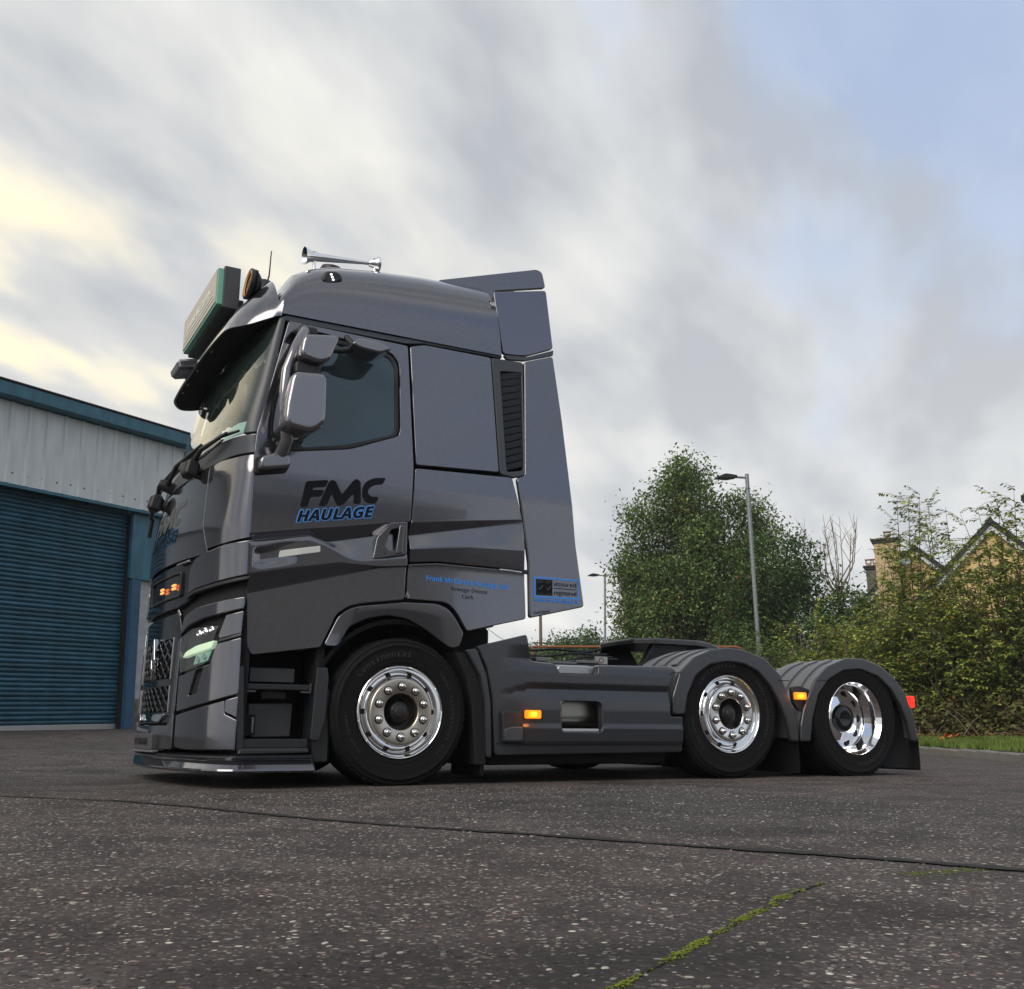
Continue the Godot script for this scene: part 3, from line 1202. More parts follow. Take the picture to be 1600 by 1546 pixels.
func build_houses() -> void:
	var ochre := mat(lin(0.74, 0.53, 0.25), 0.9)
	grain(ochre, 1.6, 0.1)
	var cream := mat(lin(0.68, 0.53, 0.28), 0.9)
	grain(cream, 1.2, 0.25)
	var stone := mat(lin(0.20, 0.185, 0.165), 0.95)
	grain(stone, 0.8, 0.5)
	var a := house("house", "ochre gabled house with white barge boards behind the right end of the hedge", Vector3(32.5, -0.5, -19.4), 3.9, 4.0, 7.85, 9.0, ochre, -0.96)
	a.set_meta("label", "ochre gabled house with white barge boards behind the right end of the hedge")
	var b := house("house", "cream house with a wide rendered chimney and a grey satellite dish", Vector3(34.9, -0.5, -25.1), 3.0, 5.0, 7.85, 5.0, ochre, -0.9)
	chimney(b, Vector3(-1.15, 3.0, 0.6), 0.98, 8.1, cream, 1)
	var dish := MB.new()
	lathe(dish, [Vector2(0.0, 0.0), Vector2(0.15, 0.02), Vector2(0.30, 0.08), Vector2(0.31, 0.085), Vector2(0.30, 0.075), Vector2(0.15, 0.01), Vector2(0.0, -0.01)], 20, Transform3D(Basis(Vector3.UP, 0.6), Vector3(-0.46, 7.35, 0.85)))
	box(dish, Vector3(-0.52, 7.2, 0.75), Vector3(0.05, 0.4, 0.05), 0.01)
	part("satellite_dish", dish, M.steel, b)
	var c := house("house", "stone chimneyed house half hidden behind the cream house", Vector3(38.5, -0.5, -29.7), 3.0, 4.2, 6.6, 4.0, stone, -0.9)
	chimney(c, Vector3(-0.8, 3.0, 0.5), 0.64, 7.7, stone, 2)
	var d := house("house", "tall house at the right edge showing only its cream chimney", Vector3(41.6, -0.5, -20.5), 3.2, 5.4, 8.8, 9.0, ochre, -0.95)
	chimney(d, Vector3(-2.35, 5.0, -1.0), 1.3, 10.2, cream, 0)


func build_posts() -> void:
	var galv := mat(lin(0.30, 0.33, 0.34), 0.5, 0.6)
	grain(galv, 0.9, 0.25)
	for s in [[Vector3(19.1, 0, -17.96), 7.72, "tall grey street lamp in front of the big bushy tree", 0.0], [Vector3(30.55, 0, -43.9), 8.45, "distant street lamp seen between the lorry and the big tree", 0.035]]:
		var at: Vector3 = s[0]
		at.y = ground(at.x, at.z)
		var l := thing("street_lamp", s[2], "street lamp", at, -0.35, "street lamps along the road")
		var mb := MB.new()
		var top: float = s[1] - at.y
		tube(mb, [Vector3(0, 0, 0), Vector3(0, 1.3, 0)], 0.085, 14)
		tube(mb, [Vector3(0, 1.3, 0), Vector3(0, top - 0.5, 0), Vector3(0, top, 0)], [0.066, 0.062, 0.062], 14)
		tube(mb, [Vector3(0, top - 0.48, 0), Vector3(0, top - 0.45, 0)], 0.085, 14)
		part("post", mb, galv, l)
		var am := MB.new()
		tube(am, [Vector3(0, top - 0.12, 0), Vector3(-0.4, top - 0.10, 0)], 0.035, 10)
		part("arm", am, galv, l)
		var hd := MB.new()
		hd = slab(V([-1.02, -0.10, -0.62, -0.12, -0.36, -0.07, -0.36, 0.0, -0.55, 0.03, -0.72, 0.05, -0.82, 0.02, -0.98, -0.05]), 0.14, 0.28, 0.02, 0.02)
		var ho := part("lamp_head", hd, M.cast, l)
		ho.position.y = top - 0.06
		l.rotation.z = s[3] * -1.0
	# utility pole far behind, with wires
	var at := Vector3(42.83, -0.8, -72.4)
	var p := thing("utility_pole", "far wooden utility pole with drooping wires behind the lorry", "utility pole", at, 0.3)
	var wood := mat(lin(0.13, 0.10, 0.07), 0.9)
	var mb := MB.new()
	tube(mb, [Vector3(0, 0, 0), Vector3(0.35, 14.0, 0)], [0.17, 0.12], 10)
	part("pole", mb, wood, p)
	part("crossarm", boxes([[Vector3(0.2, 7.4, 0.15), Vector3(2.4, 0.12, 0.12)], [Vector3(0.3, 12.6, 0.15), Vector3(2.4, 0.12, 0.12)]], 0.01), wood, p)
	for k in 4:
		var wr := MB.new()
		var a0 := Vector3(-1.1 + k * 0.75, 7.5, 0.1)
		var pts := []
		for j in 11:
			var f := j / 10.0
			pts.append(a0 + Vector3((-18.0 if k < 2 else 14.0) * f, -5.0 * f * (1.0 - f) + (1.4 if k % 2 else -1.6) * f, 10.0 * f))
		tube(wr, pts, 0.022, 5)
		part("wire", wr, M.cast, p)
	# rusty bar across the way in, beyond the lorry
	var bar := thing("height_barrier", "rusty tube height barrier beyond the lorry's fifth wheel", "barrier", Vector3(12.35, 0, -19.97))
	var g0 := ground(12.35, -19.97)
	var d := Vector3(5.43, -0.12, 2.93)
	var tm := MB.new()
	tube(tm, [Vector3(0, 2.38, 0), d + Vector3(-0.25, 2.38, -0.13)], 0.035, 8)
	part("rail", tm, M.rust, bar)
	for k in 2:
		var ps := MB.new()
		var e := Vector3(0, 2.38, 0) if k == 0 else d + Vector3(0, 2.1, 0)
		if k == 0:
			tube(ps, [Vector3(e.x, g0, e.z), e], 0.04, 8)
		else:
			tube(ps, [Vector3(e.x, g0 - 0.1, e.z), e, e + Vector3(-0.06, 0.2, -0.03), e + Vector3(-0.25, 0.28, -0.13)], 0.035, 8)
		part("post", ps, M.rust, bar)


# ---------------------------------------------------------------- trees and hedge

func leaf_mesh(l: float, w: float) -> ArrayMesh:
	var mb := MB.new()
	var n0 := Vector3(-0.35, 0.93, 0).normalized()
	var n1 := Vector3(0.35, 0.93, 0).normalized()
	mb.face([Vector3(0, 0, 0), Vector3(w, 0.15 * w, 0.45 * l), Vector3(0, -0.08 * l, l)], n0)
	mb.face([Vector3(0, 0, 0), Vector3(0, -0.08 * l, l), Vector3(-w, 0.15 * w, 0.45 * l)], n1)
	return mesh_of(mb)


func in_lobes(p: Vector3, lobes: Array) -> float:
	var best := 9.0
	for l in lobes:
		var q: Vector3 = (p - l[0]) / l[1]
		best = min(best, q.length())
	return best


# A tree: a trunk with limbs that reach into every clump, and leaves on clumps spread through the crown's lobes.
func tree(called: String, label: String, at: Vector3, lobes: Array, o: Dictionary) -> Node3D:
	var r := RandomNumberGenerator.new()
	r.seed = o.seed
	var t := thing(called, label, o.get("category", "tree"), at, -0.5, o.get("group", ""))
	var noise := FastNoiseLite.new()
	noise.seed = o.seed
	noise.frequency = o.get("gaps", 0.45)
	var lo := Vector3.ONE * 99.0
	var hi := -lo
	for l in lobes:
		lo = lo.min(l[0] - l[1])
		hi = hi.max(l[0] + l[1])
	var clumps := []
	var tries := 0
	while clumps.size() < o.clumps and tries < 60000:
		tries += 1
		var p := Vector3(r.randf_range(lo.x, hi.x), r.randf_range(lo.y, hi.y), r.randf_range(lo.z, hi.z))
		var e := in_lobes(p, lobes)
		if e > 1.0 or noise.get_noise_3dv(p) < -0.12 or r.randf() > 0.25 + e * e * 0.75:
			continue
		clumps.append(p)
	var wood := MB.new()
	var trunks: Array = o.get("trunks", [Vector2(0, 0)])
	var high: float = o.get("trunk_top", hi.y * 0.7)
	var tr: float = o.get("trunk", 0.16)
	for q in trunks:
		tube(wood, [Vector3(q.x * 0.2, -0.3, 0), Vector3(q.x * 0.5, high * 0.4, q.y * 0.3), Vector3(q.x * 0.9, high * 0.75, q.y), Vector3(q.x, high, q.y)], [tr, tr * 0.75, tr * 0.5, tr * 0.25], 8)
	var limbs := MB.new()
	for k in clumps.size():
		if k % int(o.get("limb_every", 2)) != 0:
			continue
		var p: Vector3 = clumps[k]
		var q: Vector2 = trunks[k % trunks.size()]
		var y0: float = clamp(p.y - Vector2(p.x - q.x, p.z - q.y).length() * 0.75 - 0.3, 0.5, high * 0.95)
		var f := y0 / high
		var a := Vector3(q.x * f, y0, q.y * f)
		var m := a.lerp(p, 0.5) + Vector3(r.randfn(0, 0.12), -0.12, r.randfn(0, 0.12))
		var rr: float = clamp(a.distance_to(p) * 0.012, 0.008, 0.05)
		tube(limbs, [a, m, p, p + (p - m) * 0.25], [rr, rr * 0.6, rr * 0.3, 0.004], 4, false)
	part("trunk", wood, o.bark, t)
	part("limbs", limbs, o.bark, t)
	var list := []
	var cr: float = o.clump_radius
	for p in clumps:
		var shade := 0.75 + 0.5 * r.randf()
		var warm := r.randf()
		var low: float = clamp((p.y - lo.y) / (hi.y - lo.y), 0.0, 1.0)
		for k in int(o.leaves):
			var d := Vector3(r.randfn(), r.randfn() * 0.9, r.randfn()) * cr * 0.55
			var q: Vector3 = p + d
			var basis := Basis.from_euler(Vector3(r.randf_range(-1.2, 0.9), r.randf() * TAU, r.randf_range(-0.6, 0.6))).scaled(Vector3.ONE * r.randf_range(0.6, 1.25))
			var g := r.randf()
			var col: Color = o.dark.lerp(o.light, g * g * 0.9)
			if warm > o.get("autumn", 0.9) and r.randf() < 0.4:
				col = o.get("turned", Color(0.2, 0.1, 0.02))
			list.append([Transform3D(basis, q), Color(col.r * shade, col.g * shade, col.b * shade)])
	var lm := mat(Color.WHITE, o.get("leaf_rough", 0.55), 0.0, 0.4)
	lm.backlight_enabled = true
	lm.backlight = lin(0.25, 0.35, 0.06)
	var cm := scatter("crown", leaf_mesh(o.leaf, o.leaf * 0.26), list, lm, t)
	cm.set_meta("kind", "stuff")
	return t


# A shrub of upright stems: twigs leave the stems and carry leaves in two rows, so its top ends in loose sprays.
func shrub(called: String, label: String, at: Vector3, high: float, wide: float, o: Dictionary) -> Node3D:
	var r := RandomNumberGenerator.new()
	r.seed = o.seed
	var t := thing(called, label, "shrub", at, -0.5, "shrubs of the hedge behind the kerb")
	var stems := MB.new()
	var list := []
	var dark: Color = o.dark
	var light: Color = o.light
	for s in int(o.stems):
		var a := r.randf() * TAU
		var reach := wide * sqrt(r.randf())
		var h := high * r.randf_range(0.45, 0.86)
		if s < int(o.get("sprays", 1)):
			h = high
			reach *= 0.5
		var foot := Vector3(cos(a) * reach * 0.35, 0, sin(a) * reach * 0.35)
		var tip := Vector3(cos(a) * reach, h, sin(a) * reach)
		var bend := Vector3(r.randfn(0, 0.15), 0, r.randfn(0, 0.15))
		var pts := []
		for j in 6:
			var f := j / 5.0
			pts.append(foot.lerp(tip, f) + bend * sin(f * PI) + Vector3(0, 0.15 * sin(f * PI), 0))
		var r0 := 0.012 + 0.009 * h / 3.0
		tube(stems, pts, [r0, r0 * 0.85, r0 * 0.7, r0 * 0.5, r0 * 0.35, 0.003], 5, false)
		var shade := r.randf_range(0.7, 1.3)
		var yellow := r.randf()
		for w in int(o.twigs):
			var f := r.randf_range(o.get("bare", 0.22), 1.0)
			var k: int = min(4, int(f * 5.0))
			var b: Vector3 = pts[k].lerp(pts[k + 1], f * 5.0 - k)
			var ta := r.randf() * TAU
			var tl: float = r.randf_range(0.35, 0.95) * o.get("twig", 0.8) * (1.15 - 0.55 * f)
			var d := Vector3(cos(ta), r.randf_range(-0.1, 0.9), sin(ta)).normalized()
			var e: Vector3 = b + d * tl
			tube(stems, [b, b.lerp(e, 0.5) + Vector3(0, 0.03, 0), e], [0.006, 0.004, 0.0015], 3, false)
			var m: int = int(tl / o.get("gap", 0.045))
			for j in m:
				var q := b.lerp(e, (j + 0.8) / m)
				for side in [-1.0, 1.0]:
					if r.randf() < 0.22:
						continue
					var yaw: float = atan2(d.x, d.z) + side * r.randf_range(0.6, 1.3)
					var basis := Basis.from_euler(Vector3(r.randf_range(-0.4, 0.7), yaw, r.randf_range(-0.5, 0.5))).scaled(Vector3.ONE * r.randf_range(0.6, 1.2))
					var g := r.randf()
					var col := dark.lerp(light, clamp(g * g + 0.35 * (yellow - 0.5), 0.0, 1.0))
					if r.randf() < o.get("turned_share", 0.02):
						col = Color(0.24, 0.12, 0.02)
					list.append([Transform3D(basis, q), Color(col.r * shade, col.g * shade, col.b * shade)])
	part("stems", stems, o.bark, t)
	var lm := mat(Color.WHITE, 0.55, 0.0, 0.4)
	lm.backlight_enabled = true
	lm.backlight = lin(0.32, 0.36, 0.06)
	scatter("foliage", leaf_mesh(o.leaf, o.leaf * 0.3), list, lm, t).set_meta("kind", "stuff")
	return t


func build_green() -> void:
	var bark := mat(lin(0.075, 0.06, 0.045), 0.9)
	var pale_bark := mat(lin(0.20, 0.165, 0.12), 0.9)
	var g1 := ground(21.4, -24.2)
	tree("tree", "big rounded tree with a loose pointed top behind the street lamp", Vector3(21.8, g1, -24.0), [
		[Vector3(-0.3, 5.3, 0), Vector3(2.7, 3.2, 2.2)], [Vector3(-1.3, 4.0, 0.3), Vector3(1.8, 2.7, 1.8)], [Vector3(-0.4, 8.5, 0), Vector3(1.15, 2.05, 1.1)],
		[Vector3(-1.6, 7.0, 0.2), Vector3(1.35, 1.9, 1.2)], [Vector3(1.7, 7.1, 0), Vector3(1.45, 1.95, 1.2)], [Vector3(1.9, 4.2, 0.2), Vector3(1.5, 2.4, 1.5)]],
		{"seed": 5, "clumps": 640, "clump_radius": 0.55, "leaves": 135, "leaf": 0.16, "dark": Color(0.075, 0.13, 0.042), "light": Color(0.30, 0.37, 0.12), "bark": bark, "trunks": [Vector2(-1.0, 0.3), Vector2(-0.3, -0.4), Vector2(0.3, 0.3), Vector2(1.1, 0.0)], "trunk": 0.12, "trunk_top": 8.2, "gaps": 0.6, "autumn": 0.93})
	var g2 := ground(21.5, -19.0)
	tree("tree", "low dark spreading tree to the right of the street lamp", Vector3(21.5, g2, -19.0), [
		[Vector3(-0.2, 4.0, 0), Vector3(1.7, 2.7, 1.6)], [Vector3(1.1, 3.4, 0), Vector3(1.5, 1.9, 1.5)], [Vector3(-1.3, 2.2, 0), Vector3(1.4, 2.0, 1.4)], [Vector3(0.5, 1.4, 0.4), Vector3(2.4, 1.4, 1.4)], [Vector3(-0.4, 5.6, 0), Vector3(0.7, 1.1, 0.7)]],
		{"seed": 8, "clumps": 380, "clump_radius": 0.5, "leaves": 135, "leaf": 0.145, "dark": Color(0.038, 0.078, 0.024), "light": Color(0.13, 0.20, 0.055), "bark": bark, "trunk": 0.14, "trunk_top": 4.6, "gaps": 0.7})
	# a bare young tree between the dark tree and the houses
	var bare := thing("bare_tree", "leafless thin tree rising behind the hedge left of the chimneys", "tree", Vector3(23.9, ground(23.9, -19.2), -19.2), -0.5)
	var r := RandomNumberGenerator.new()
	r.seed = 3
	var bm := MB.new()
	tube(bm, [Vector3(0, -0.3, 0), Vector3(0.05, 2.6, 0), Vector3(0.0, 5.2, 0)], [0.11, 0.09, 0.06], 8, false)
	part("trunk", bm, bark, bare)
	var tw := MB.new()
	for k in 15:
		var a := k / 15.0 * TAU
		var sp := r.randf_range(0.25, 1.15)
		var b := Vector3(0.02, 4.2 + 1.2 * r.randf(), 0)
		var e := Vector3(cos(a) * sp, r.randf_range(6.6, 8.1) - sp * 0.3, sin(a) * sp)
		var m := b.lerp(e, 0.45) + Vector3(cos(a), -0.4, sin(a)) * 0.22
		tube(tw, [b, m, e], [0.026, 0.018, 0.006], 5, false)
		for j in 4:
			var f := r.randf_range(0.3, 0.85)
			var q := m.lerp(e, f)
			tube(tw, [q, q + Vector3(r.randfn(0, 0.22), r.randf_range(0.3, 0.8), r.randfn(0, 0.22))], [0.010, 0.004], 4, false)
	part("branches", tw, pale_bark, bare)
	# the hedge: ten shrubs, each its own
	var fresh := Color(0.48, 0.50, 0.085)
	var deep := Color(0.11, 0.175, 0.045)
	var specs := [
		[18.77, -17.02, 3.3, 1.5, "dark leafy shrub at the left end of the hedge beside the lamp post"],
		[17.37, -14.29, 3.1, 1.4, "shrub with bare arching twigs standing next in the hedge to the dark leafy one"],
		[16.6, -12.43, 3.5, 1.4, "olive shrub of the hedge below the bare thin tree"],
		[16.4, -11.3, 3.1, 1.3, "yellowing shrub of the hedge below the stone chimney"],
		[16.1, -10.35, 3.2, 1.3, "yellow-green shrub of the hedge below the wide cream chimney"],
		[16.3, -9.55, 5.4, 0.9, "tallest shrub of the hedge with a loose leafy spray against the sky"],
		[16.4, -9.01, 5.1, 1.4, "tall shrub of the hedge with two sprays just left of the ochre gable"],
		[16.5, -8.3, 4.1, 1.4, "dense green shrub of the hedge in front of the ochre gable"],
		[16.5, -7.6, 4.7, 1.4, "airy shrub of the hedge under the peak of the ochre gable"],
		[16.4, -7.0, 4.9, 1.4, "shrub of the hedge at the right edge below the far cream chimney"],
		[16.5, -6.2, 4.6, 1.4, "last shrub of the hedge, cut by the right edge of the picture"]]
	for k in specs.size():
		var s: Array = specs[k]
		var y := verge_height(s[0], s[1]) - 0.05
		shrub("shrub", s[4], Vector3(s[0], y, s[1]), s[2], s[3], {"seed": 40 + k, "stems": 20 if k != 1 else 14, "twigs": 30 if k != 1 else 18, "sprays": 3, "leaf": 0.10, "gap": 0.05, "twig": 1.0, "bark": pale_bark if k % 3 == 1 else bark, "dark": deep, "light": fresh if k > 1 else Color(0.20, 0.26, 0.06), "turned_share": 0.05 if k == 3 or k == 4 else 0.015})
		# the low thicket at each shrub's foot
	var low := []
	for k in 30000:
		var out := r.randf_range(-0.8, 1.25)
		var p := hedge_at(r.randf(), out)
		var h: float = (1.5 - 0.75 * max(out, 0.0)) * pow(r.randf(), 1.1)
		p.y = verge_height(p.x, p.z) + h
		var g := r.randf()
		var c := Color(0.075 + 0.06 * g, 0.085 + 0.06 * g, 0.025) if r.randf() < 0.7 else Color(0.11, 0.07, 0.03)
		low.append([Transform3D(Basis.from_euler(Vector3(r.randf_range(-1, 1), r.randf() * TAU, r.randf_range(-1, 1))).scaled(Vector3.ONE * r.randf_range(0.7, 1.4)), p), c])
	var um := mat(Color.WHITE, 0.7)
	stuff(scatter("undergrowth", leaf_mesh(0.11, 0.034), low, um), "dark leafy undergrowth at the foot of the hedge", "undergrowth")
	var brush := MB.new()
	for k in 420:
		var p := hedge_at(r.randf(), r.randf_range(-0.6, 1.5))
		p.y = verge_height(p.x, p.z)
		var a := r.randf() * TAU
		var l := r.randf_range(0.2, 0.8)
		var e := p + Vector3(cos(a) * l * 0.8, r.randf_range(0.1, 1.0) * l, sin(a) * l * 0.8)
		tube(brush, [p, p.lerp(e, 0.5) + Vector3(0, 0.12 * l, 0), e], [0.011, 0.008, 0.003], 4, false)
	stuff(part("brushwood", brush, mat(lin(0.19, 0.14, 0.095), 0.9)), "dry brown brushwood along the foot of the hedge", "brushwood")
	# far hedge seen through the gap behind the cab
	var fh := [[Vector3(35.3, 0, -54.6), 7.0, "far dense hedge bush seen under the cab's rear corner"], [Vector3(38.3, 0, -52.4), 6.6, "far dense hedge bush beside the distant street lamp"], [Vector3(33.0, 0, -57.6), 6.0, "far hedge bush just behind the utility pole"], [Vector3(41.3, 0, -50.0), 6.3, "far hedge bush running in behind the big tree"]]
	for k in fh.size():
		var at: Vector3 = fh[k][0]
		at.y = -0.7
		var h: float = fh[k][1]
		tree("hedge_bush", fh[k][2], at, [[Vector3(0, h * 0.45, 0), Vector3(2.6, h * 0.5, 2.2)], [Vector3(1.0, h * 0.5, 0.3), Vector3(1.8, h * 0.48, 1.8)], [Vector3(-1.3, h * 0.4, 0), Vector3(1.7, h * 0.45, 1.7)]],
			{"seed": 60 + k, "clumps": 420, "clump_radius": 0.65, "leaves": 90, "leaf": 0.26, "dark": Color(0.05, 0.095, 0.03), "light": Color(0.15, 0.22, 0.06), "bark": bark, "trunk": 0.1, "trunk_top": 3.5, "gaps": 0.5, "category": "hedge", "group": "far hedge bushes", "limb_every": 4})


# ---------------------------------------------------------------- the lorry

# how square the nose is in plan: rounder below, flatter across the windscreen
func squareness(y: float) -> float:
	return 2.0 + 1.0 * smoothstep(2.02, 2.35, y)


func side_z(y: float) -> float:
	return curve(y, [0.0, 1.95, 3.0, 4.0], [0.02, 0.02, -0.06, -0.14])


func nose_x(y: float) -> float:
	return curve(y, [0.0, 0.3, 0.65, 1.2, 1.6, 2.0, 2.15, 2.3, 2.55, 3.2, 3.6], [-1.36, -1.37, -1.37, -1.36, -1.365, -1.31, -1.26, -1.195, -1.12, -0.96, -0.9])


func corner_x(y: float) -> float:
	return curve(y, [0.0, 1.9, 2.17, 3.02, 3.6], [-1.0, -1.0, -1.0, -0.87, -0.80])


# The cab's skin in plan at height y: s from -1 to 1 runs across the nose, beyond 1 back along the near side, below -1 along the far side.
func skin(s: float, y: float) -> Vector3:
	var w := 1.25 + side_z(y)
	var xe := corner_x(y)
	if absf(s) >= 1.0:
		return Vector3(xe + absf(s) - 1.0, y, -1.25 + signf(s) * w)
	var th := absf(s) * PI * 0.5
	return Vector3(xe - (xe - nose_x(y)) * pow(max(cos(th), 0.0), 2.0 / squareness(y)), y, -1.25 + signf(s) * w * pow(sin(th), 2.0 / squareness(y)))


func skin_n(s: float, y: float) -> Vector3:
	if absf(s) >= 1.0:
		return Vector3(0, 0, signf(s))
	var a := skin(min(s + 0.004, 1.0), y) - skin(max(s - 0.004, -1.0), y)
	var b := skin(s, y + 0.01) - skin(s, y - 0.01)
	var n := a.cross(b).normalized()
	return n if n.x < 0.0 or n.z * signf(s) > 0.0 else -n


# p.x is 1.5 times the place across the nose
func nose_map() -> Callable:
	return func(p: Vector2, d: float) -> Vector3:
		var s := p.x / 1.5
		return skin(s, p.y) + skin_n(clamp(s, -0.999, 0.999), p.y) * d


func side_map(s := 1.0) -> Callable:
	return func(p: Vector2, d: float) -> Vector3:
		var z := side_z(p.y) + d
		return Vector3(p.x, p.y, z if s > 0.0 else -2.5 - z)


# The sweeping creases pressed into the door and the panels behind it.
func crease(x: float, y: float) -> float:
	var y1 := 1.708 + 0.173 * x
	if x <= 0.022:
		var rows: Array = crease_rows(x, false)[0]
		var cb: float = rows[1]
		var ct: float = rows[2]
		var yr: float = rows[3]
		var yb: float = rows[4]
		var deep := -0.042
		var low := lerpf(-0.05, -0.012, clamp((x + 1.0) / 1.0, 0.0, 1.0))
		if y >= y1: return 0.0
		if y >= yb: return lerpf(deep, 0.0, (y - yb) / (y1 - yb))
		if y >= yr: return lerpf(0.004, deep, (y - yr) / (yb - yr))
		if y >= ct: return 0.004
		if y >= cb: return lerpf(low, 0.004, (y - cb) / (ct - cb))
		return low
	var f: float = clamp((x - 0.02) / 0.86, 0.0, 1.0)
	var m1: float = lerpf(1.702, 1.814, f)
	var m2: float = min(lerpf(1.618, 1.79, f), m1 - 0.012)
	var m3: float = curve(x, [0.02, 0.45, 0.92], [1.527, 1.587, 1.60])
	m3 = min(m3, m2 - 0.01)
	var dd := lerpf(-0.042, -0.004, f)
	if y >= m1: return 0.0
	if y >= m2: return lerpf(dd, 0.0, (y - m2) / (m1 - m2))
	if y >= m3: return lerpf(0.0, dd, (y - m3) / (m2 - m3))
	return lerpf(-0.022, 0.0, clamp((y - 1.40) / (m3 - 1.40), 0.0, 1.0)) if y > 1.40 else -0.022


func door_map(s := 1.0) -> Callable:
	return func(p: Vector2, d: float) -> Vector3:
		# the pocket ahead of the reflector
		var off := crease(p.x, p.y)
		var top := 1.70 + 0.228 * p.x - 0.025
		var bot := 1.49 + 0.17 * p.x
		if p.x < -0.70:
			var a: float = clamp((p.x + 1.018) / 0.045, 0.0, 1.0)
			var fade: float = clamp((-0.72 - p.x) / 0.24, 0.0, 1.0)
			var e: float = clamp((top - p.y) / 0.02, 0.0, 1.0) * clamp((p.y - bot) / 0.045, 0.0, 1.0)
			off -= 0.03 * a * fade * e
		var z := side_z(p.y) + off + d
		return Vector3(p.x, p.y, z if s > 0.0 else -2.5 - z)


# The same skin with its rows laid along the creases: p.y runs from crease to crease in even steps.
func crease_rows(x: float, rear: bool) -> Array:
	if rear:
		var f: float = clamp((x - 0.02) / 0.86, 0.0, 1.0)
		var m1: float = lerpf(1.702, 1.814, f)
		var m2: float = min(lerpf(1.618, 1.79, f), m1 - 0.012)
		var m3: float = min(curve(x, [0.02, 0.45, 0.92], [1.527, 1.587, 1.60]), m2 - 0.01)
		return [[0.6, 1.40, m3, m2, m1, 3.2], [0.6, 1.40, 1.55, 1.65, 1.75, 3.2]]
	var y1 := 1.708 + 0.173 * x
	var yb := 1.681 + 0.183 * x if x < -0.62 else 1.641 + 0.227 * x
	if x > -0.66 and x < -0.54:
		yb = lerpf(1.681 + 0.183 * x, 1.641 + 0.227 * x, (x + 0.66) / 0.12)
	var yr := yb - 0.014
	if x > -0.66:
		yr = min(yb - 0.014, curve(x, [-0.66, -0.545, -0.406, -0.32, 0.02], [1.545, 1.505, 1.43, 1.415, 1.468]))
	var ct := curve(x, [-1.05, -0.756, -0.457, -0.19, 0.02], [1.277, 1.341, 1.393, 1.389, 1.41])
	ct = min(ct, yr - 0.004)
	var cb: float = min(1.43 + 0.2545 * x, ct - 0.006)
	return [[0.6, cb, ct, yr, yb, y1, 3.2], [0.6, 1.25, 1.375, 1.4625, 1.4875, 1.6, 3.2]]


func to_rows(o: PackedVector2Array, r: float, rear: bool) -> PackedVector2Array:
	var out := PackedVector2Array()
	for p in dense(rounded(ccw(o), r), 0.02):
		var c := crease_rows(p.x, rear)
		out.append(Vector2(p.x, curve(p.y, c[0], c[1])))
	return out


func row_map(s: float, rear: bool) -> Callable:
	var dm := door_map(s)
	return func(p: Vector2, d: float) -> Vector3:
		var c := crease_rows(p.x, rear)
		return dm.call(Vector2(p.x, curve(p.y, c[1], c[0])), d)


func path_sweep(prof: Array, s0: float, s1: float, steps: int, ends := true) -> MB:
	var mb := MB.new()
	var ss := []
	for k in steps + 1:
		ss.append(lerpf(s0, s1, float(k) / steps))
	for q in prof.size() - 1:
		var p0: Vector2 = prof[q]
		var p1: Vector2 = prof[q + 1]
		var e := (p1 - p0).normalized()
		var rows := []
		for s in ss:
			var n := skin_n(s, clamp(p0.y, 0.05, 3.5))
			n = Vector3(n.x, 0, n.z).normalized()
			var reach := lerpf(0.2, 1.0, smoothstep(0.25, 0.95, absf(s)))
			var nn := n * -e.y + Vector3.UP * e.x
			rows.append([mb.add(skin(s, p0.y) + n * (p0.x * reach if p0.x > 0.0 else p0.x), nn), mb.add(skin(s, p1.y) + n * (p1.x * reach if p1.x > 0.0 else p1.x), nn)])
		for k in steps:
			mb.quad(rows[k][0], rows[k][1], rows[k + 1][1], rows[k + 1][0])
	if ends:
		for s in [s0, s1]:
			var n := skin_n(s, 1.0)
			var pts := []
			for p in prof:
				pts.append(skin(s, p.y) + n * p.x)
			mb.face(pts, Vector3(1, 0, 0))
	return mb


func build_truck() -> void:
	var t := thing("tractor_unit", "dark grey three-axle lorry tractor unit with chrome wheels and a trumpet horn on its roof", "lorry")
	t.rotation.z = -TILT
	cab_sides(t)
	cab_nose(t)
	cab_roof(t)
	cab_inside(t)
	mirrors(t)
	deflectors(t)
	steps(t)
	chassis(t)
	wheels(t)


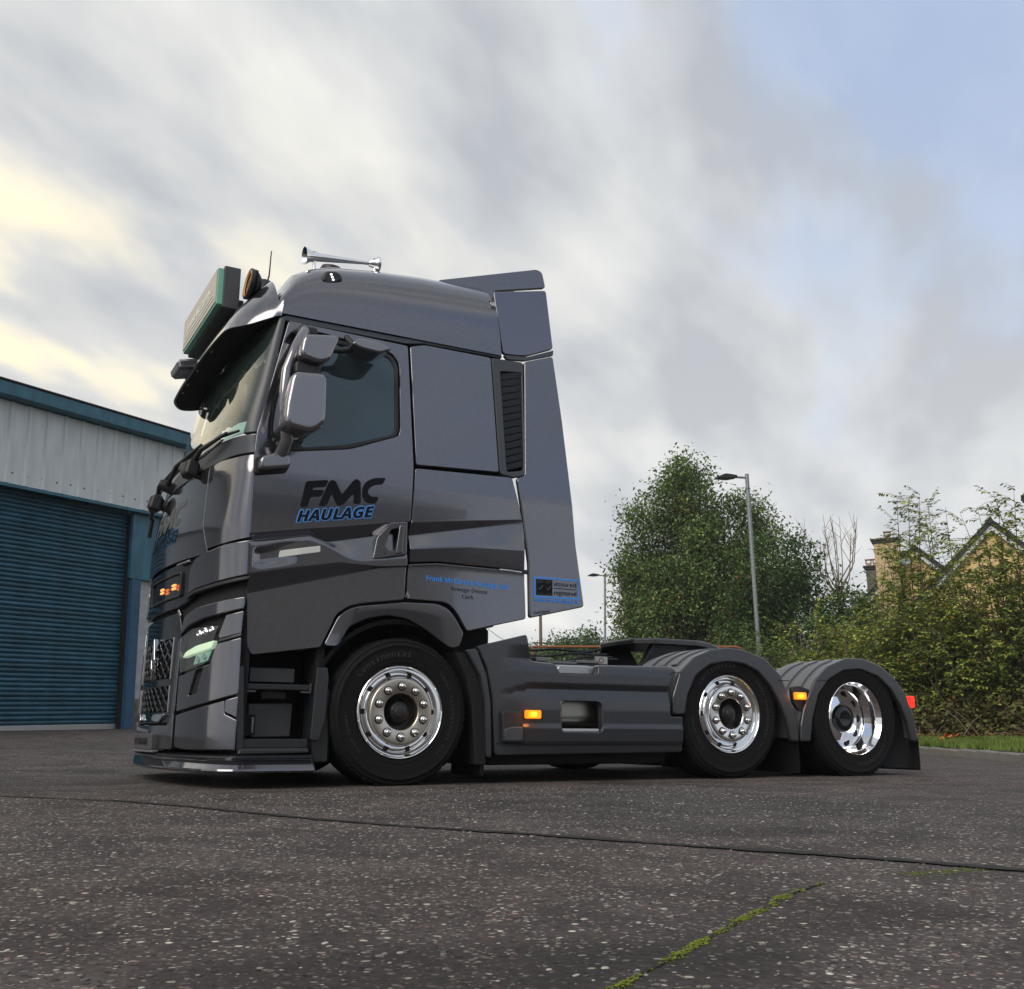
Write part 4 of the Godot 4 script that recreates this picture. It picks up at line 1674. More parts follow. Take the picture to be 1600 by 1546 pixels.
func cab_sides(t: Node3D) -> void:
	var window := V([-0.80, 2.90, -0.935, 2.40, -0.94, 2.15, -0.885, 2.108, -0.80, 2.092, -0.415, 2.160, -0.055, 2.305, -0.059, 2.827, -0.111, 2.906, -0.434, 2.941, -0.663, 2.962])
	var door_line := V([-0.853, 3.005, -1.035, 2.19, -1.045, 2.06, -1.045, 1.49, -1.03, 1.18, -1.008, 0.84, -0.977, 0.789, -0.548, 0.85, -0.452, 1.066, -0.38, 1.118, -0.30, 1.142, 0.003, 1.184, 0.012, 1.42, 0.005, 1.69, 0.028, 1.72, 0.045, 2.1, 0.005, 2.985])
	for s in [1.0, -1.0]:
		var sm := side_map(s)
		var dm := door_map(s)
		var near: bool = s > 0.0
		# the dark body behind the skin, which shows in the gaps
		part("inner_side", panel(func(p: Vector2, d: float) -> Vector3: return sm.call(p, d - 0.06), V([-0.99, 0.95, -0.50, 0.95, -0.42, 1.10, 0.45, 1.16, 0.74, 1.10, 0.74, 3.2, -0.82, 3.2, -1.0, 2.17]), {"holes": [inset(ccw(window), -0.01)], "hr": 0.02, "cell": 0.12, "depth": 0.02}), M.black, t)
		var door := part("door", panel(row_map(s, false), to_rows(door_line, 0.02, false), {"holes": [to_rows(window, 0.05, false)], "hr": 0.0, "cell": 0.0125 if near else 0.05, "b": 0.006, "depth": 0.035, "r": 0.0}), M.paint, t)
		var inner_glass := V([-0.735, 2.90, -0.755, 2.125, -0.415, 2.195, -0.088, 2.318, -0.09, 2.80, -0.13, 2.875, -0.434, 2.905])
		part("window_frame", panel(func(p: Vector2, d: float) -> Vector3: return sm.call(p, d - 0.012), inset(ccw(window), 0.004), {"holes": [inner_glass], "hr": 0.05, "cell": 0.06, "b": 0.006, "depth": 0.03, "r": 0.05}), M.plastic, door)
		part("window", panel(func(p: Vector2, d: float) -> Vector3: return sm.call(p, d - 0.022), inset(ccw(inner_glass), -0.008), {"cell": 0.1, "b": 0.001, "depth": 0.002, "r": 0.04}), M.glass if near else M.far_glass, door)
		if near:
			for q in [Vector2(-0.905, 2.555), Vector2(-0.925, 2.155), Vector2(-0.90, 2.135)]:
				var sb := MB.new()
				lathe(sb, [Vector2(0.0, 0.006), Vector2(0.009, 0.005), Vector2(0.011, 0.0)], 10, Transform3D(Basis(), sm.call(q, -0.010)))
				part("screw", sb, M.steel, door)
			part("reflector", panel(dm, V([-0.848, 1.44, -0.592, 1.491, -0.59, 1.451, -0.854, 1.395]).duplicate(), {"b": 0.002, "depth": 0.004, "r": 0.008, "cell": 0.05}), M.decal_white, door).position.z = 0.004
			door_handle(door, sm)
			# lettering on the door
			var lm := func(p: Vector2, d: float) -> Vector3: return dm.call(p, d)
			var big := MB.new()
			for g in fmc():
				big.join(panel(func(p: Vector2, d: float) -> Vector3: return lm.call(p, d + 0.002), g, {"b": 0.0008, "depth": 0.001, "r": 0.018, "cell": 0.05}))
			part("lettering", big, M.decal_black, door)
			var edge := MB.new()
			lettering(edge, lm, "HAULAGE", bold, Vector2(-0.752, 1.632), 0.070, 0.495, 0.28, 0.165, 0.0015, 0.0085)
			part("lettering_outline", edge, M.decal_pale_blue, door)
			var word := MB.new()
			lettering(word, lm, "HAULAGE", bold, Vector2(-0.752, 1.632), 0.070, 0.495, 0.28, 0.165, 0.0045, 0.0016)
			part("lettering", word, M.decal_black, door)
		# panels behind the door
		part("sleeper_panel", panel(sm, V([0.021, 2.985, 0.134, 3.018, 0.662, 3.018, 0.702, 2.138, 0.062, 2.110]), {"cell": 0.08, "b": 0.008}), M.paint, t)
		var vent := part("side_vent", panel(func(p: Vector2, d: float) -> Vector3: return sm.call(p, d - 0.004), V([0.672, 3.02, 0.935, 3.03, 0.918, 2.145, 0.825, 2.116, 0.713, 2.131]), {"holes": [V([0.738, 2.925, 0.918, 2.945, 0.908, 2.178, 0.768, 2.150])], "cell": 0.08, "b": 0.006, "depth": 0.05, "r": 0.02}), M.vent, t)
		part("vent_back", slab(V([0.73, 2.96, 0.99, 2.97, 0.99, 2.16, 0.75, 2.14]), -0.12, 0.02, 0.002, 0.01, s), M.black, vent)
		if near:
			for k in 14:
				var y := 2.195 + k * 0.0535
				var x0 := lerpf(0.766, 0.742, k / 13.0)
				var x1 := lerpf(0.908, 0.917, k / 13.0)
				var sb := MB.new()
				var z := side_z(y)
				var a := Vector3(x0, y - 0.03, z - 0.030)
				var b := Vector3(x1, y + 0.02, z - 0.026)
				var u := Vector3(0, 0.043, 0.016)
				var n := (b - a).cross(u).normalized()
				if n.z < 0.0: n = -n
				sb.face([a, b, b + u, a + u], n)
				sb.face([a + u, b + u, b + u + Vector3(0, 0.003, -0.03), a + u + Vector3(0, 0.003, -0.03)], Vector3.UP)
				part("slat", sb, M.vent, vent)
		part("side_panel", panel(row_map(s, true), to_rows(V([0.056, 2.088, 0.808, 2.113, 0.90, 1.745, 0.914, 1.443, 0.8, 1.449, 0.238, 1.459, 0.032, 1.437, 0.026, 1.69, 0.036, 1.72]), 0.02, true), {"cell": 0.0125 if near else 0.05, "b": 0.006, "r": 0.0}), M.paint, t)
		var rc := part("rear_corner_panel", panel(dm, V([0.03, 1.425, 0.236, 1.449, 0.80, 1.443, 0.914, 1.436, 0.929, 1.109, 0.779, 1.074, 0.47, 1.000, 0.395, 1.115, 0.345, 1.168, 0.291, 1.188, 0.016, 1.192]), {"cell": 0.05, "b": 0.007}), M.paint, t)
		if near:
			var w1 := MB.new()
			lettering(w1, dm, "Frank McCarthy Haulage Ltd.", bold, Vector2(0.160, 1.327), 0.034, 0.632, 0.0, -0.033, 0.0025)
			part("lettering", w1, M.decal_blue, rc)
			var w2 := MB.new()
			lettering(w2, dm, "Grange Ovens", bold, Vector2(0.345, 1.271), 0.026, 0.275, 0.0, -0.03)
			lettering(w2, dm, "Cork", bold, Vector2(0.428, 1.222), 0.026, 0.09, 0.0, -0.03)
			part("lettering", w2, M.decal_faint, rc)
		# the arch over the front wheel
		part("wheel_arch", panel(func(p: Vector2, d: float) -> Vector3: return sm.call(p, d - 0.028 - 0.05 * clamp((1.12 - p.y) / 0.25, 0.0, 1.0) * clamp(1.0 - absf(p.x + 0.03) / 0.5, 0.0, 1.0)), V([-0.530, 0.86, -0.438, 1.055, -0.37, 1.106, -0.29, 1.130, 0.008, 1.172, 0.242, 1.177, 0.325, 1.152, 0.376, 1.105, 0.452, 0.99, 0.425, 0.893, 0.355, 0.883, 0.165, 1.005, 0.035, 1.064, -0.108, 1.078, -0.246, 1.049, -0.36, 0.99, -0.43, 0.86]), {"cell": 0.04, "b": 0.008, "depth": 0.05, "r": 0.03}), M.paint, t)
		var liner := MB.new()
		lathe(liner, [Vector2(0.60, -0.05), Vector2(0.57, -0.06), Vector2(0.57, -0.70), Vector2(0.60, -0.70)], 40, Transform3D(Basis(), Vector3(0, 0.462, 0)) if s > 0.0 else Transform3D(Basis(Vector3.UP, PI), Vector3(0, 0.462, -2.5)), 0.1, PI - 0.1)
		part("arch_liner", liner, M.black, t)
		# skin strip in the seam under the roof
		part("seam_strip", panel(func(p: Vector2, d: float) -> Vector3: return sm.call(p, d - 0.012), V([-0.875, 3.005, 0.0, 3.005, 0.13, 3.03, 0.76, 3.035, 0.76, 3.07, 0.12, 3.07, -0.01, 3.045, -0.875, 3.045]), {"cell": 0.06, "b": 0.004, "depth": 0.03, "r": 0.005}), M.vent, t)


func fmc() -> Array:
	return [
		V([-0.738, 1.728, -0.705, 1.904, -0.553, 1.929, -0.572, 1.879, -0.657, 1.865, -0.661, 1.849, -0.582, 1.861, -0.598, 1.813, -0.672, 1.802, -0.685, 1.736]),
		V([-0.618, 1.748, -0.553, 1.917, -0.531, 1.934, -0.505, 1.925, -0.462, 1.841, -0.387, 1.946, -0.364, 1.961, -0.335, 1.943, -0.329, 1.794, -0.380, 1.786, -0.383, 1.857, -0.45, 1.775, -0.472, 1.765, -0.496, 1.77, -0.531, 1.84, -0.561, 1.757]),
		V([-0.158, 1.993, -0.179, 1.943, -0.239, 1.932, -0.276, 1.904, -0.285, 1.88, -0.274, 1.858, -0.25, 1.850, -0.205, 1.857, -0.222, 1.808, -0.272, 1.800, -0.306, 1.816, -0.324, 1.848, -0.324, 1.903, -0.297, 1.950, -0.245, 1.980])]


func door_handle(door: Node3D, sm: Callable) -> void:
	var f := func(p: Vector2, d: float) -> Vector3:
		return sm.call(p, d + 0.006 + 0.012 * clamp((p.x + 0.24) / 0.1, 0.0, 1.0))
	var recess := V([-0.15, 1.526, -0.119, 1.638, -0.03, 1.662, -0.035, 1.512, -0.13, 1.502])
	var h := part("handle", panel(f, V([-0.235, 1.432, -0.212, 1.582, -0.12, 1.688, 0.0, 1.706, 0.0, 1.482]), {"holes": [recess], "hr": 0.015, "cell": 0.03, "b": 0.008, "depth": 0.06, "r": 0.012}), M.paint, door)
	h.position.z = 0.0
	part("handle_recess", slab(V([-0.16, 1.50, -0.125, 1.65, -0.02, 1.67, -0.02, 1.50]), -0.028, 0.02, 0.002, 0.01), M.black, door)
	part("handle_bar", panel(func(p: Vector2, d: float) -> Vector3: return sm.call(p, d + 0.034), V([-0.062, 1.672, -0.026, 1.677, -0.036, 1.487, -0.084, 1.481]), {"b": 0.006, "depth": 0.022, "r": 0.006, "cell": 0.04, "back": true}), M.paint, door)
	var k := MB.new()
	lathe(k, [Vector2(0.0, 0.004), Vector2(0.010, 0.004), Vector2(0.012, 0.0)], 14, Transform3D(Basis(), sm.call(Vector2(-0.155, 1.478), 0.012)))
	part("keyhole", k, M.plastic, door)


func mirrored(o: PackedVector2Array) -> PackedVector2Array:
	var q := PackedVector2Array()
	for p in o:
		q.append(Vector2(-p.x, p.y))
	return q


func U(list: Array) -> PackedVector2Array:
	var out := V(list)
	for k in out.size():
		out[k].x *= 1.5
	return out


func cab_nose(t: Node3D) -> void:
	var nm := nose_map()
	var at := func(d0: float) -> Callable:
		return func(p: Vector2, d: float) -> Vector3: return nm.call(p, d + d0)
	part("inner_front", panel(at.call(-0.05), U([-0.99, 0.35, 0.99, 0.35, 0.99, 2.17, 0.5, 2.18, -0.5, 2.18, -0.99, 2.17]), {"cell": 0.1, "depth": 0.01}), M.black, t)
	# bonnet flap with the haulier's name
	var hood := part("front_flap", panel(nm, U([-0.56, 1.43, 0.56, 1.43, 0.50, 1.62, 0.46, 2.04, 0.2, 1.985, -0.2, 1.985, -0.46, 2.04, -0.50, 1.62]), {"cell": 0.06, "b": 0.001, "r": 0.02}), M.paint, t)
	var logo := MB.new()
	var word := MB.new()
	var edge := MB.new()
	var place := func(p: Vector2, d: float) -> Vector3:
		# flat lettering wrapped on to the nose: p is in metres across
		var zz := p.x / 1.27
		var s := signf(zz) * asin(pow(clamp(absf(zz), 0.0, 0.999), 1.0)) / (PI * 0.5)
		return nm.call(Vector2(s * 1.5, p.y), d)
	for g in fmc():
		var q := PackedVector2Array()
		for p in g:
			q.append(Vector2((p.x + 0.45) * 1.55 + 0.10, (p.y - 1.86) * 0.95 - (p.x + 0.45) * 0.16 + 1.78))
		logo.join(panel(func(p: Vector2, d: float) -> Vector3: return place.call(p, d + 0.002), q, {"b": 0.0008, "depth": 0.001, "r": 0.02, "cell": 0.06}))
	part("lettering", logo, M.decal_grey, hood)
	lettering(edge, place, "HAULAGE", bold, Vector2(-0.30, 1.585), 0.075, 0.74, 0.25, 0.0, 0.0015, 0.010)
	part("lettering_outline", edge, M.decal_deep_blue, hood)
	lettering(word, place, "HAULAGE", bold, Vector2(-0.30, 1.585), 0.075, 0.74, 0.25, 0.0, 0.0045, 0.001)
	part("lettering", word, M.decal_black, hood)
	part("flap_handle", panel(at.call(0.02), U([0.30, 1.395, 0.42, 1.40, 0.42, 1.412, 0.30, 1.408]), {"b": 0.003, "depth": 0.02, "r": 0.002, "cell": 0.05}), M.chrome, t)
	# the black band with its marker lamps
	var band := part("front_band", panel(at.call(-0.012), U([-0.44, 1.17, -0.30, 1.12, 0.30, 1.12, 0.44, 1.17, 0.50, 1.30, 0.53, 1.415, -0.53, 1.415, -0.50, 1.30]), {"cell": 0.06, "b": 0.008, "r": 0.03}), M.gloss, t)
	part("badge_frame", panel(at.call(0.004), U([-0.10, 1.19, 0.33, 1.19, 0.33, 1.355, -0.10, 1.355]), {"holes": [U([-0.085, 1.20, 0.315, 1.20, 0.315, 1.345, -0.085, 1.345])], "hr": 0.02, "cell": 0.05, "b": 0.004, "depth": 0.02}), M.plastic, band)
	for q in [0.115, 0.262]:
		for w in [0.0, 1.0]:
			part("marker_lamp", panel(at.call(0.012), U([q - 0.018, 1.245 + w * 0.022, q + 0.018, 1.245 + w * 0.022, q + 0.018, 1.259 + w * 0.022, q - 0.018, 1.259 + w * 0.022]), {"b": 0.003, "depth": 0.012, "r": 0.004, "cell": 0.05}), M.orange_lamp, band)
	# grille: frame, two meshes, a spine
	var mid := 0.08
	var gr := part("grille", panel(at.call(-0.02), U([-0.34, 0.38, 0.34, 0.38, 0.35, 0.6, 0.345, 0.82, 0.335, 1.0, 0.30, 1.09, -0.30, 1.09, -0.335, 1.0, -0.345, 0.82, -0.35, 0.6]), {"holes": [U([-0.28, 0.67, 0.28, 0.67, 0.285, 0.90, 0.25, 0.925, -0.25, 0.925, -0.285, 0.90]), U([-0.28, 0.455, 0.28, 0.455, 0.285, 0.615, -0.285, 0.615])], "hr": 0.02, "cell": 0.05, "b": 0.008, "depth": 0.05, "r": 0.04}), M.gloss, t)
	for row in [[0.455, 0.615, 2], [0.67, 0.925, 3]]:
		var mb := MB.new()
		var h: float = (row[1] - row[0]) / row[2]
		for k in range(-6, 7):
			for j in int(row[2]):
				var c := Vector2(k * 0.105, row[0] + (j + 0.5) * h)
				var q := [c + Vector2(-0.0525, 0), c + Vector2(0, -h * 0.5), c + Vector2(0.0525, 0), c + Vector2(0, h * 0.5)]
				for e in 4:
					var a: Vector2 = q[e]
					var b: Vector2 = q[(e + 1) % 4]
					if absf(a.x) > 0.43 or absf(b.x) > 0.43:
						continue
					tube(mb, [nm.call(a, -0.03), nm.call(b, -0.03)], 0.0095, 5, false)
		part("mesh", mb, M.gloss, gr)
	for e in [[0.285, 0.66, 0.93], [0.285, 0.45, 0.62]]:
		for s in [-1.0, 1.0]:
			part("grille_edge", panel(at.call(-0.01), U([s * (e[0] - 0.008), e[1], s * e[0], e[1], s * e[0], e[2], s * (e[0] - 0.008), e[2]]), {"b": 0.003, "depth": 0.02, "r": 0.004, "cell": 0.1}), M.steel, gr)
	part("badge", panel(at.call(0.016), U([mid - 0.03, 0.80, mid, 0.665, mid + 0.03, 0.80, mid, 0.945]), {"holes": [U([mid - 0.012, 0.80, mid, 0.74, mid + 0.012, 0.80, mid, 0.87])], "hr": 0.002, "b": 0.005, "depth": 0.03, "r": 0.004, "cell": 0.05}), M.chrome, gr)
	part("chrome_blade", panel(at.call(0.004), U([0.33, 1.105, 0.36, 1.065, 0.345, 1.05, 0.315, 1.10]), {"b": 0.004, "depth": 0.02, "r": 0.006, "cell": 0.05}), M.chrome, t)
	# bumper middle with plate and lower grille
	part("bumper_middle", panel(nm, U([-0.36, 0.22, 0.36, 0.22, 0.36, 0.60, 0.34, 0.43, 0.30, 0.37, -0.30, 0.37, -0.34, 0.43, -0.36, 0.60]), {"cell": 0.05, "b": 0.008, "r": 0.02}), M.paint, t)
	for s in [-1.0, 1.0]:
		part("fog_lamp", panel(at.call(0.002), U([s * 0.10, 0.40, s * 0.20, 0.385, s * 0.27, 0.44, s * 0.13, 0.445]), {"b": 0.006, "depth": 0.03, "r": 0.02, "cell": 0.05}), M.chrome, t)
	var pl := part("number_plate", panel(at.call(0.03), U([-0.12, 0.215, 0.20, 0.215, 0.20, 0.315, -0.12, 0.315]), {"b": 0.003, "depth": 0.05, "r": 0.01, "cell": 0.05}), mat(lin(0.07, 0.07, 0.075), 0.4), t)
	var pt := MB.new()
	lettering(pt, place, "FMC HAULAGE", bold, Vector2(-0.17, 0.245), 0.042, 0.46, 0.0, 0.0, 0.033)
	part("lettering", pt, M.decal_black, pl)
	part("plate_frame", panel(at.call(0.031), U([-0.125, 0.198, 0.205, 0.198, 0.205, 0.212, -0.125, 0.212]), {"b": 0.002, "depth": 0.04, "r": 0.004, "cell": 0.08}), M.steel, pl)
	for s in [1.0, -1.0]:
		var w := func(o: PackedVector2Array) -> PackedVector2Array: return o if s > 0.0 else mirrored(o)
		part("corner_panel", panel(at.call(-0.003), w.call(U([0.54, 1.462, 0.975, 1.515, 0.975, 2.043, 0.67, 2.037, 0.45, 2.043, 0.48, 1.62])), {"cell": 0.04, "b": 0.001, "r": 0.01}), M.paint, t)
		part("lower_corner_panel", panel(nm, w.call(U([0.40, 1.19, 0.455, 1.215, 0.70, 1.245, 0.95, 1.275, 0.965, 1.495, 0.69, 1.47, 0.56, 1.445, 0.45, 1.42, 0.40, 1.36])), {"cell": 0.04, "b": 0.008, "r": 0.03}), M.paint, t)
		part("corner_lip", panel(at.call(0.006), w.call(U([0.40, 1.16, 0.455, 1.185, 0.70, 1.215, 0.95, 1.245, 0.95, 1.268, 0.70, 1.238, 0.455, 1.208, 0.40, 1.185])), {"cell": 0.05, "b": 0.006, "r": 0.008}), M.plastic, t)
		part("brow", panel(at.call(-0.004), w.call(U([0.35, 0.93, 0.435, 0.990, 0.56, 1.020, 0.725, 1.040, 0.915, 1.065, 0.915, 1.140, 0.715, 1.122, 0.485, 1.095, 0.38, 1.055])), {"cell": 0.04, "b": 0.008, "r": 0.02}), M.paint, t)
		# headlamp: bowl, reflectors, running lamp, clear cover
		var hl := part("headlamp", panel(at.call(-0.06), w.call(U([0.385, 0.70, 0.66, 0.74, 0.72, 1.03, 0.44, 0.985, 0.36, 0.90])), {"cell": 0.06, "b": 0.006, "depth": 0.02}), M.cast, t)
		part("reflector_bowl", panel(at.call(-0.052), w.call(U([0.485, 0.895, 0.66, 0.925, 0.69, 0.985, 0.50, 0.965])), {"cell": 0.05, "b": 0.006, "depth": 0.01, "r": 0.02}), M.polished, hl)
		for e in [[0.52, 0.925, 0.022], [0.57, 0.935, 0.024], [0.625, 0.945, 0.020], [0.52, 0.768, 0.016], [0.575, 0.782, 0.016]]:
			var rb := MB.new()
			var c: Vector3 = nm.call(Vector2(s * e[0] * 1.5, e[1]), -0.045)
			lathe(rb, [Vector2(0.0, 0.0), Vector2(e[2] * 0.5, 0.006), Vector2(e[2] * 0.8, 0.02), Vector2(e[2], 0.04)], 18, Transform3D(Basis.looking_at(-Vector3(-0.8, 0.1, 0.6 * s).normalized(), Vector3.UP), c))
			part("reflector", rb, M.chrome, hl)
		part("running_lamp", panel(at.call(-0.012), w.call(U([0.385, 0.785, 0.50, 0.805, 0.64, 0.832, 0.655, 0.88, 0.50, 0.856, 0.41, 0.825])), {"cell": 0.05, "b": 0.008, "depth": 0.03, "r": 0.02}), M.day_lamp, hl)
		part("dip_lamp", panel(at.call(-0.02), w.call(U([0.48, 0.735, 0.605, 0.755, 0.635, 0.82, 0.50, 0.797])), {"cell": 0.05, "b": 0.006, "depth": 0.03, "r": 0.01}), M.disc, hl)
		part("lamp_cover", panel(at.call(-0.004), w.call(U([0.385, 0.69, 0.60, 0.735, 0.69, 0.965, 0.47, 0.965, 0.36, 0.915])), {"cell": 0.05, "b": 0.003, "depth": 0.006}), M.lens, hl)
		part("lamp_side_panel", panel(nm, w.call(U([0.70, 0.90, 0.72, 0.885, 0.905, 0.915, 0.912, 1.052, 0.755, 1.028])), {"cell": 0.05, "b": 0.006, "r": 0.01}), M.paint, t)
		part("lamp_side_strip", panel(at.call(0.002), w.call(U([0.695, 0.862, 0.905, 0.897, 0.905, 0.915, 0.72, 0.882])), {"cell": 0.05, "b": 0.004, "r": 0.004}), M.skirt, t)
		part("lamp_pillar", panel(nm, w.call(U([0.335, 0.42, 0.368, 0.45, 0.372, 0.70, 0.375, 0.91, 0.345, 0.90, 0.34, 0.65])), {"cell": 0.05, "b": 0.006, "r": 0.01}), M.paint, t)
		part("bumper_corner", panel(nm, w.call(U([0.385, 0.45, 0.535, 0.48, 0.775, 0.527, 0.912, 0.552, 0.905, 0.89, 0.69, 0.855, 0.645, 0.735, 0.385, 0.672])), {"holes": [w.call(U([0.535, 0.705, 0.592, 0.715, 0.555, 0.561, 0.485, 0.546]))], "hr": 0.01, "cell": 0.04, "b": 0.007, "r": 0.012}), M.paint, t)
		part("bumper_vent", panel(at.call(-0.02), w.call(U([0.53, 0.715, 0.60, 0.725, 0.56, 0.551, 0.478, 0.536])), {"cell": 0.05, "b": 0.002}), M.black, t)
		part("bumper_lower_corner", panel(nm, w.call(U([0.385, 0.235, 0.475, 0.222, 0.912, 0.225, 0.912, 0.40, 0.80, 0.435, 0.79, 0.515, 0.54, 0.466, 0.385, 0.432])), {"cell": 0.04, "b": 0.007, "r": 0.012}), M.paint, t)
		part("tow_cover", panel(at.call(0.002), w.call(U([0.80, 0.445, 0.912, 0.412, 0.912, 0.538, 0.80, 0.517])), {"cell": 0.05, "b": 0.006, "r": 0.01}), M.paint, t)
		part("gap_strip", slab(V([-1.02, 0.20, -0.985, 0.20, -0.985, 1.5, -1.035, 1.5]), -0.035, 0.03, 0.004, 0.005, s), M.black, t)
		# pillar beside the windscreen
		part("windscreen_pillar", panel(nm, w.call(U([0.765, 2.185, 0.99, 2.19, 0.993, 2.6, 0.998, 3.03, 0.885, 3.03, 0.825, 2.78, 0.798, 2.60, 0.792, 2.44, 0.778, 2.30])), {"cell": 0.05, "b": 0.008, "r": 0.01}), M.vent, t)
	# scuttle below the windscreen
	part("scuttle", panel(nm, U([-0.985, 2.055, -0.67, 2.05, -0.3, 2.01, 0.3, 2.01, 0.67, 2.05, 0.985, 2.055, 0.985, 2.175, -0.985, 2.175]), {"cell": 0.04, "b": 0.006, "r": 0.01}), M.vent, t)
	part("windscreen", panel(at.call(-0.006), U([-0.78, 2.17, 0.78, 2.17, 0.80, 2.4, 0.83, 2.78, 0.89, 3.06, -0.89, 3.06, -0.83, 2.78, -0.80, 2.4]), {"cell": 0.06, "b": 0.002, "depth": 0.004, "r": 0.02}), M.windscreen, t)
	var dp := func(p: Vector2, d: float) -> Vector3: return nm.call(p, d - 0.014)
	var sticker := part("tax_disc", panel(dp, U([0.46, 2.19, 0.755, 2.19, 0.76, 2.275, 0.62, 2.28, 0.48, 2.265]), {"b": 0.001, "depth": 0.002, "r": 0.01, "cell": 0.05}), M.disc, t)
	# wipers: three arms resting along the scuttle
	for k in 3:
		var u0: float = [-0.34, -0.02, 0.30][k]
		var wp := MB.new()
		var base: Vector3 = nm.call(Vector2(u0 * 1.5, 2.045), 0.05)
		lathe(wp, [Vector2(0.0, 0.06), Vector2(0.03, 0.06), Vector2(0.042, 0.03), Vector2(0.042, -0.05)], 14, Transform3D(Basis.looking_at(-skin_n(u0, 2.05), Vector3.UP), base))
		tube(wp, [base, nm.call(Vector2((u0 + 0.12) * 1.5, 2.13), 0.075), nm.call(Vector2((u0 + 0.34) * 1.5, 2.19), 0.05)], [0.02, 0.016, 0.01], 8)
		tube(wp, [nm.call(Vector2((u0 + 0.02) * 1.5, 2.172), 0.03), nm.call(Vector2((u0 + 0.24) * 1.5, 2.192), 0.035), nm.call(Vector2((u0 + 0.44) * 1.5, 2.20), 0.02)], [0.010, 0.014, 0.008], 6)
		tube(wp, [base + Vector3(0, 0.02, 0), nm.call(Vector2((u0 + 0.16) * 1.5, 2.10), 0.05), nm.call(Vector2((u0 + 0.30) * 1.5, 2.16), 0.04)], 0.006, 6)
		part("wiper", wp, M.plastic, t)
	for q in [[0.36, 1.985], [-0.12, 1.93]]:
		var lb := MB.new()
		var c: Vector3 = nm.call(Vector2(q[0] * 1.5, q[1] + 0.03), 0.07)
		var bs := Basis.looking_at(-skin_n(q[0], 2.0), Vector3.UP)
		box(lb, c, Vector3(0.13, 0.13, 0.10), 0.03, bs)
		tube(lb, [c, nm.call(Vector2(q[0] * 1.5, q[1]), 0.0)], 0.02, 8)
		part("screen_washer", lb, M.plastic, t)
	for q in [[-0.36, 2.02, -0.52, 1.98], [-0.52, 1.98, -0.56, 1.84]]:
		var rb := MB.new()
		tube(rb, [nm.call(Vector2(q[0] * 1.5, q[1]), 0.07), nm.call(Vector2(q[2] * 1.5, q[3]), 0.08)], 0.018, 8)
		part("grab_rail", rb, M.plastic, t)
	# sun visor
	var visor := MB.new()
	var nu := 60
	var nv := 12
	var vm := func(u: float, f: float) -> Vector3:
		var e := absf(u)
		var yt := 3.38 - 0.27 * smoothstep(0.45, 0.93, e)
		var yb := 2.925 + 0.10 * smoothstep(0.55, 0.93, e)
		var db := 0.015 + 0.19 * (1.0 - smoothstep(0.40, 0.93, e))
		var y := lerpf(yt, yb, f)
		var d: float = 0.012 + (db - 0.012) * sin(f * PI * 0.5)
		return skin(u, y) + skin_n(u, y) * d
	for a in nu + 1:
		for b in nv + 1:
			var u := lerpf(-0.93, 0.93, float(a) / nu)
			var f := float(b) / nv
			var n: Vector3 = (vm.call(u + 0.004, f) - vm.call(u - 0.004, f)).cross(vm.call(u, f + 0.01) - vm.call(u, f - 0.01)).normalized()
			if n.dot(skin_n(u, 3.1)) < 0.0: n = -n
			visor.add(vm.call(u, f), n)
	for a in nu:
		for b in nv:
			var k := a * (nv + 1) + b
			visor.quad(k, k + 1, k + nv + 2, k + nv + 1)
	# its rolled lower edge and its underside
	for a in nu:
		var u0 := lerpf(-0.93, 0.93, float(a) / nu)
		var u1 := lerpf(-0.93, 0.93, float(a + 1) / nu)
		visor.face([vm.call(u0, 1.0), vm.call(u1, 1.0), vm.call(u1, 0.985) - skin_n(u1, 3.0) * 0.016, vm.call(u0, 0.985) - skin_n(u0, 3.0) * 0.016], Vector3(0, -1, 0))
	var vz := part("sun_visor", visor, M.paint, t)
	var under := MB.new()
	for a in nu:
		var u0 := lerpf(-0.925, 0.925, float(a) / nu)
		var u1 := lerpf(-0.925, 0.925, float(a + 1) / nu)
		var q := []
		for e in [[u0, 0.985, 0.012], [u1, 0.985, 0.012]]:
			q.append(vm.call(e[0], e[1]) - skin_n(e[0], 3.0) * e[2])
		for e in [u1, u0]:
			q.append(skin(e, vm.call(e, 1.0).y + 0.05) + skin_n(e, 3.0) * 0.004)
		under.face(q, Vector3(0.4, -0.9, 0))
	part("visor_lining", under, M.black, vz)
	for k in 4:
		var lb := MB.new()
		box(lb, vm.call(0.12 - k * 0.13, 0.93) - skin_n(0.12, 3.0) * 0.03, Vector3(0.03, 0.03, 0.05), 0.006)
		part("visor_lamp", lb, M.steel, vz)


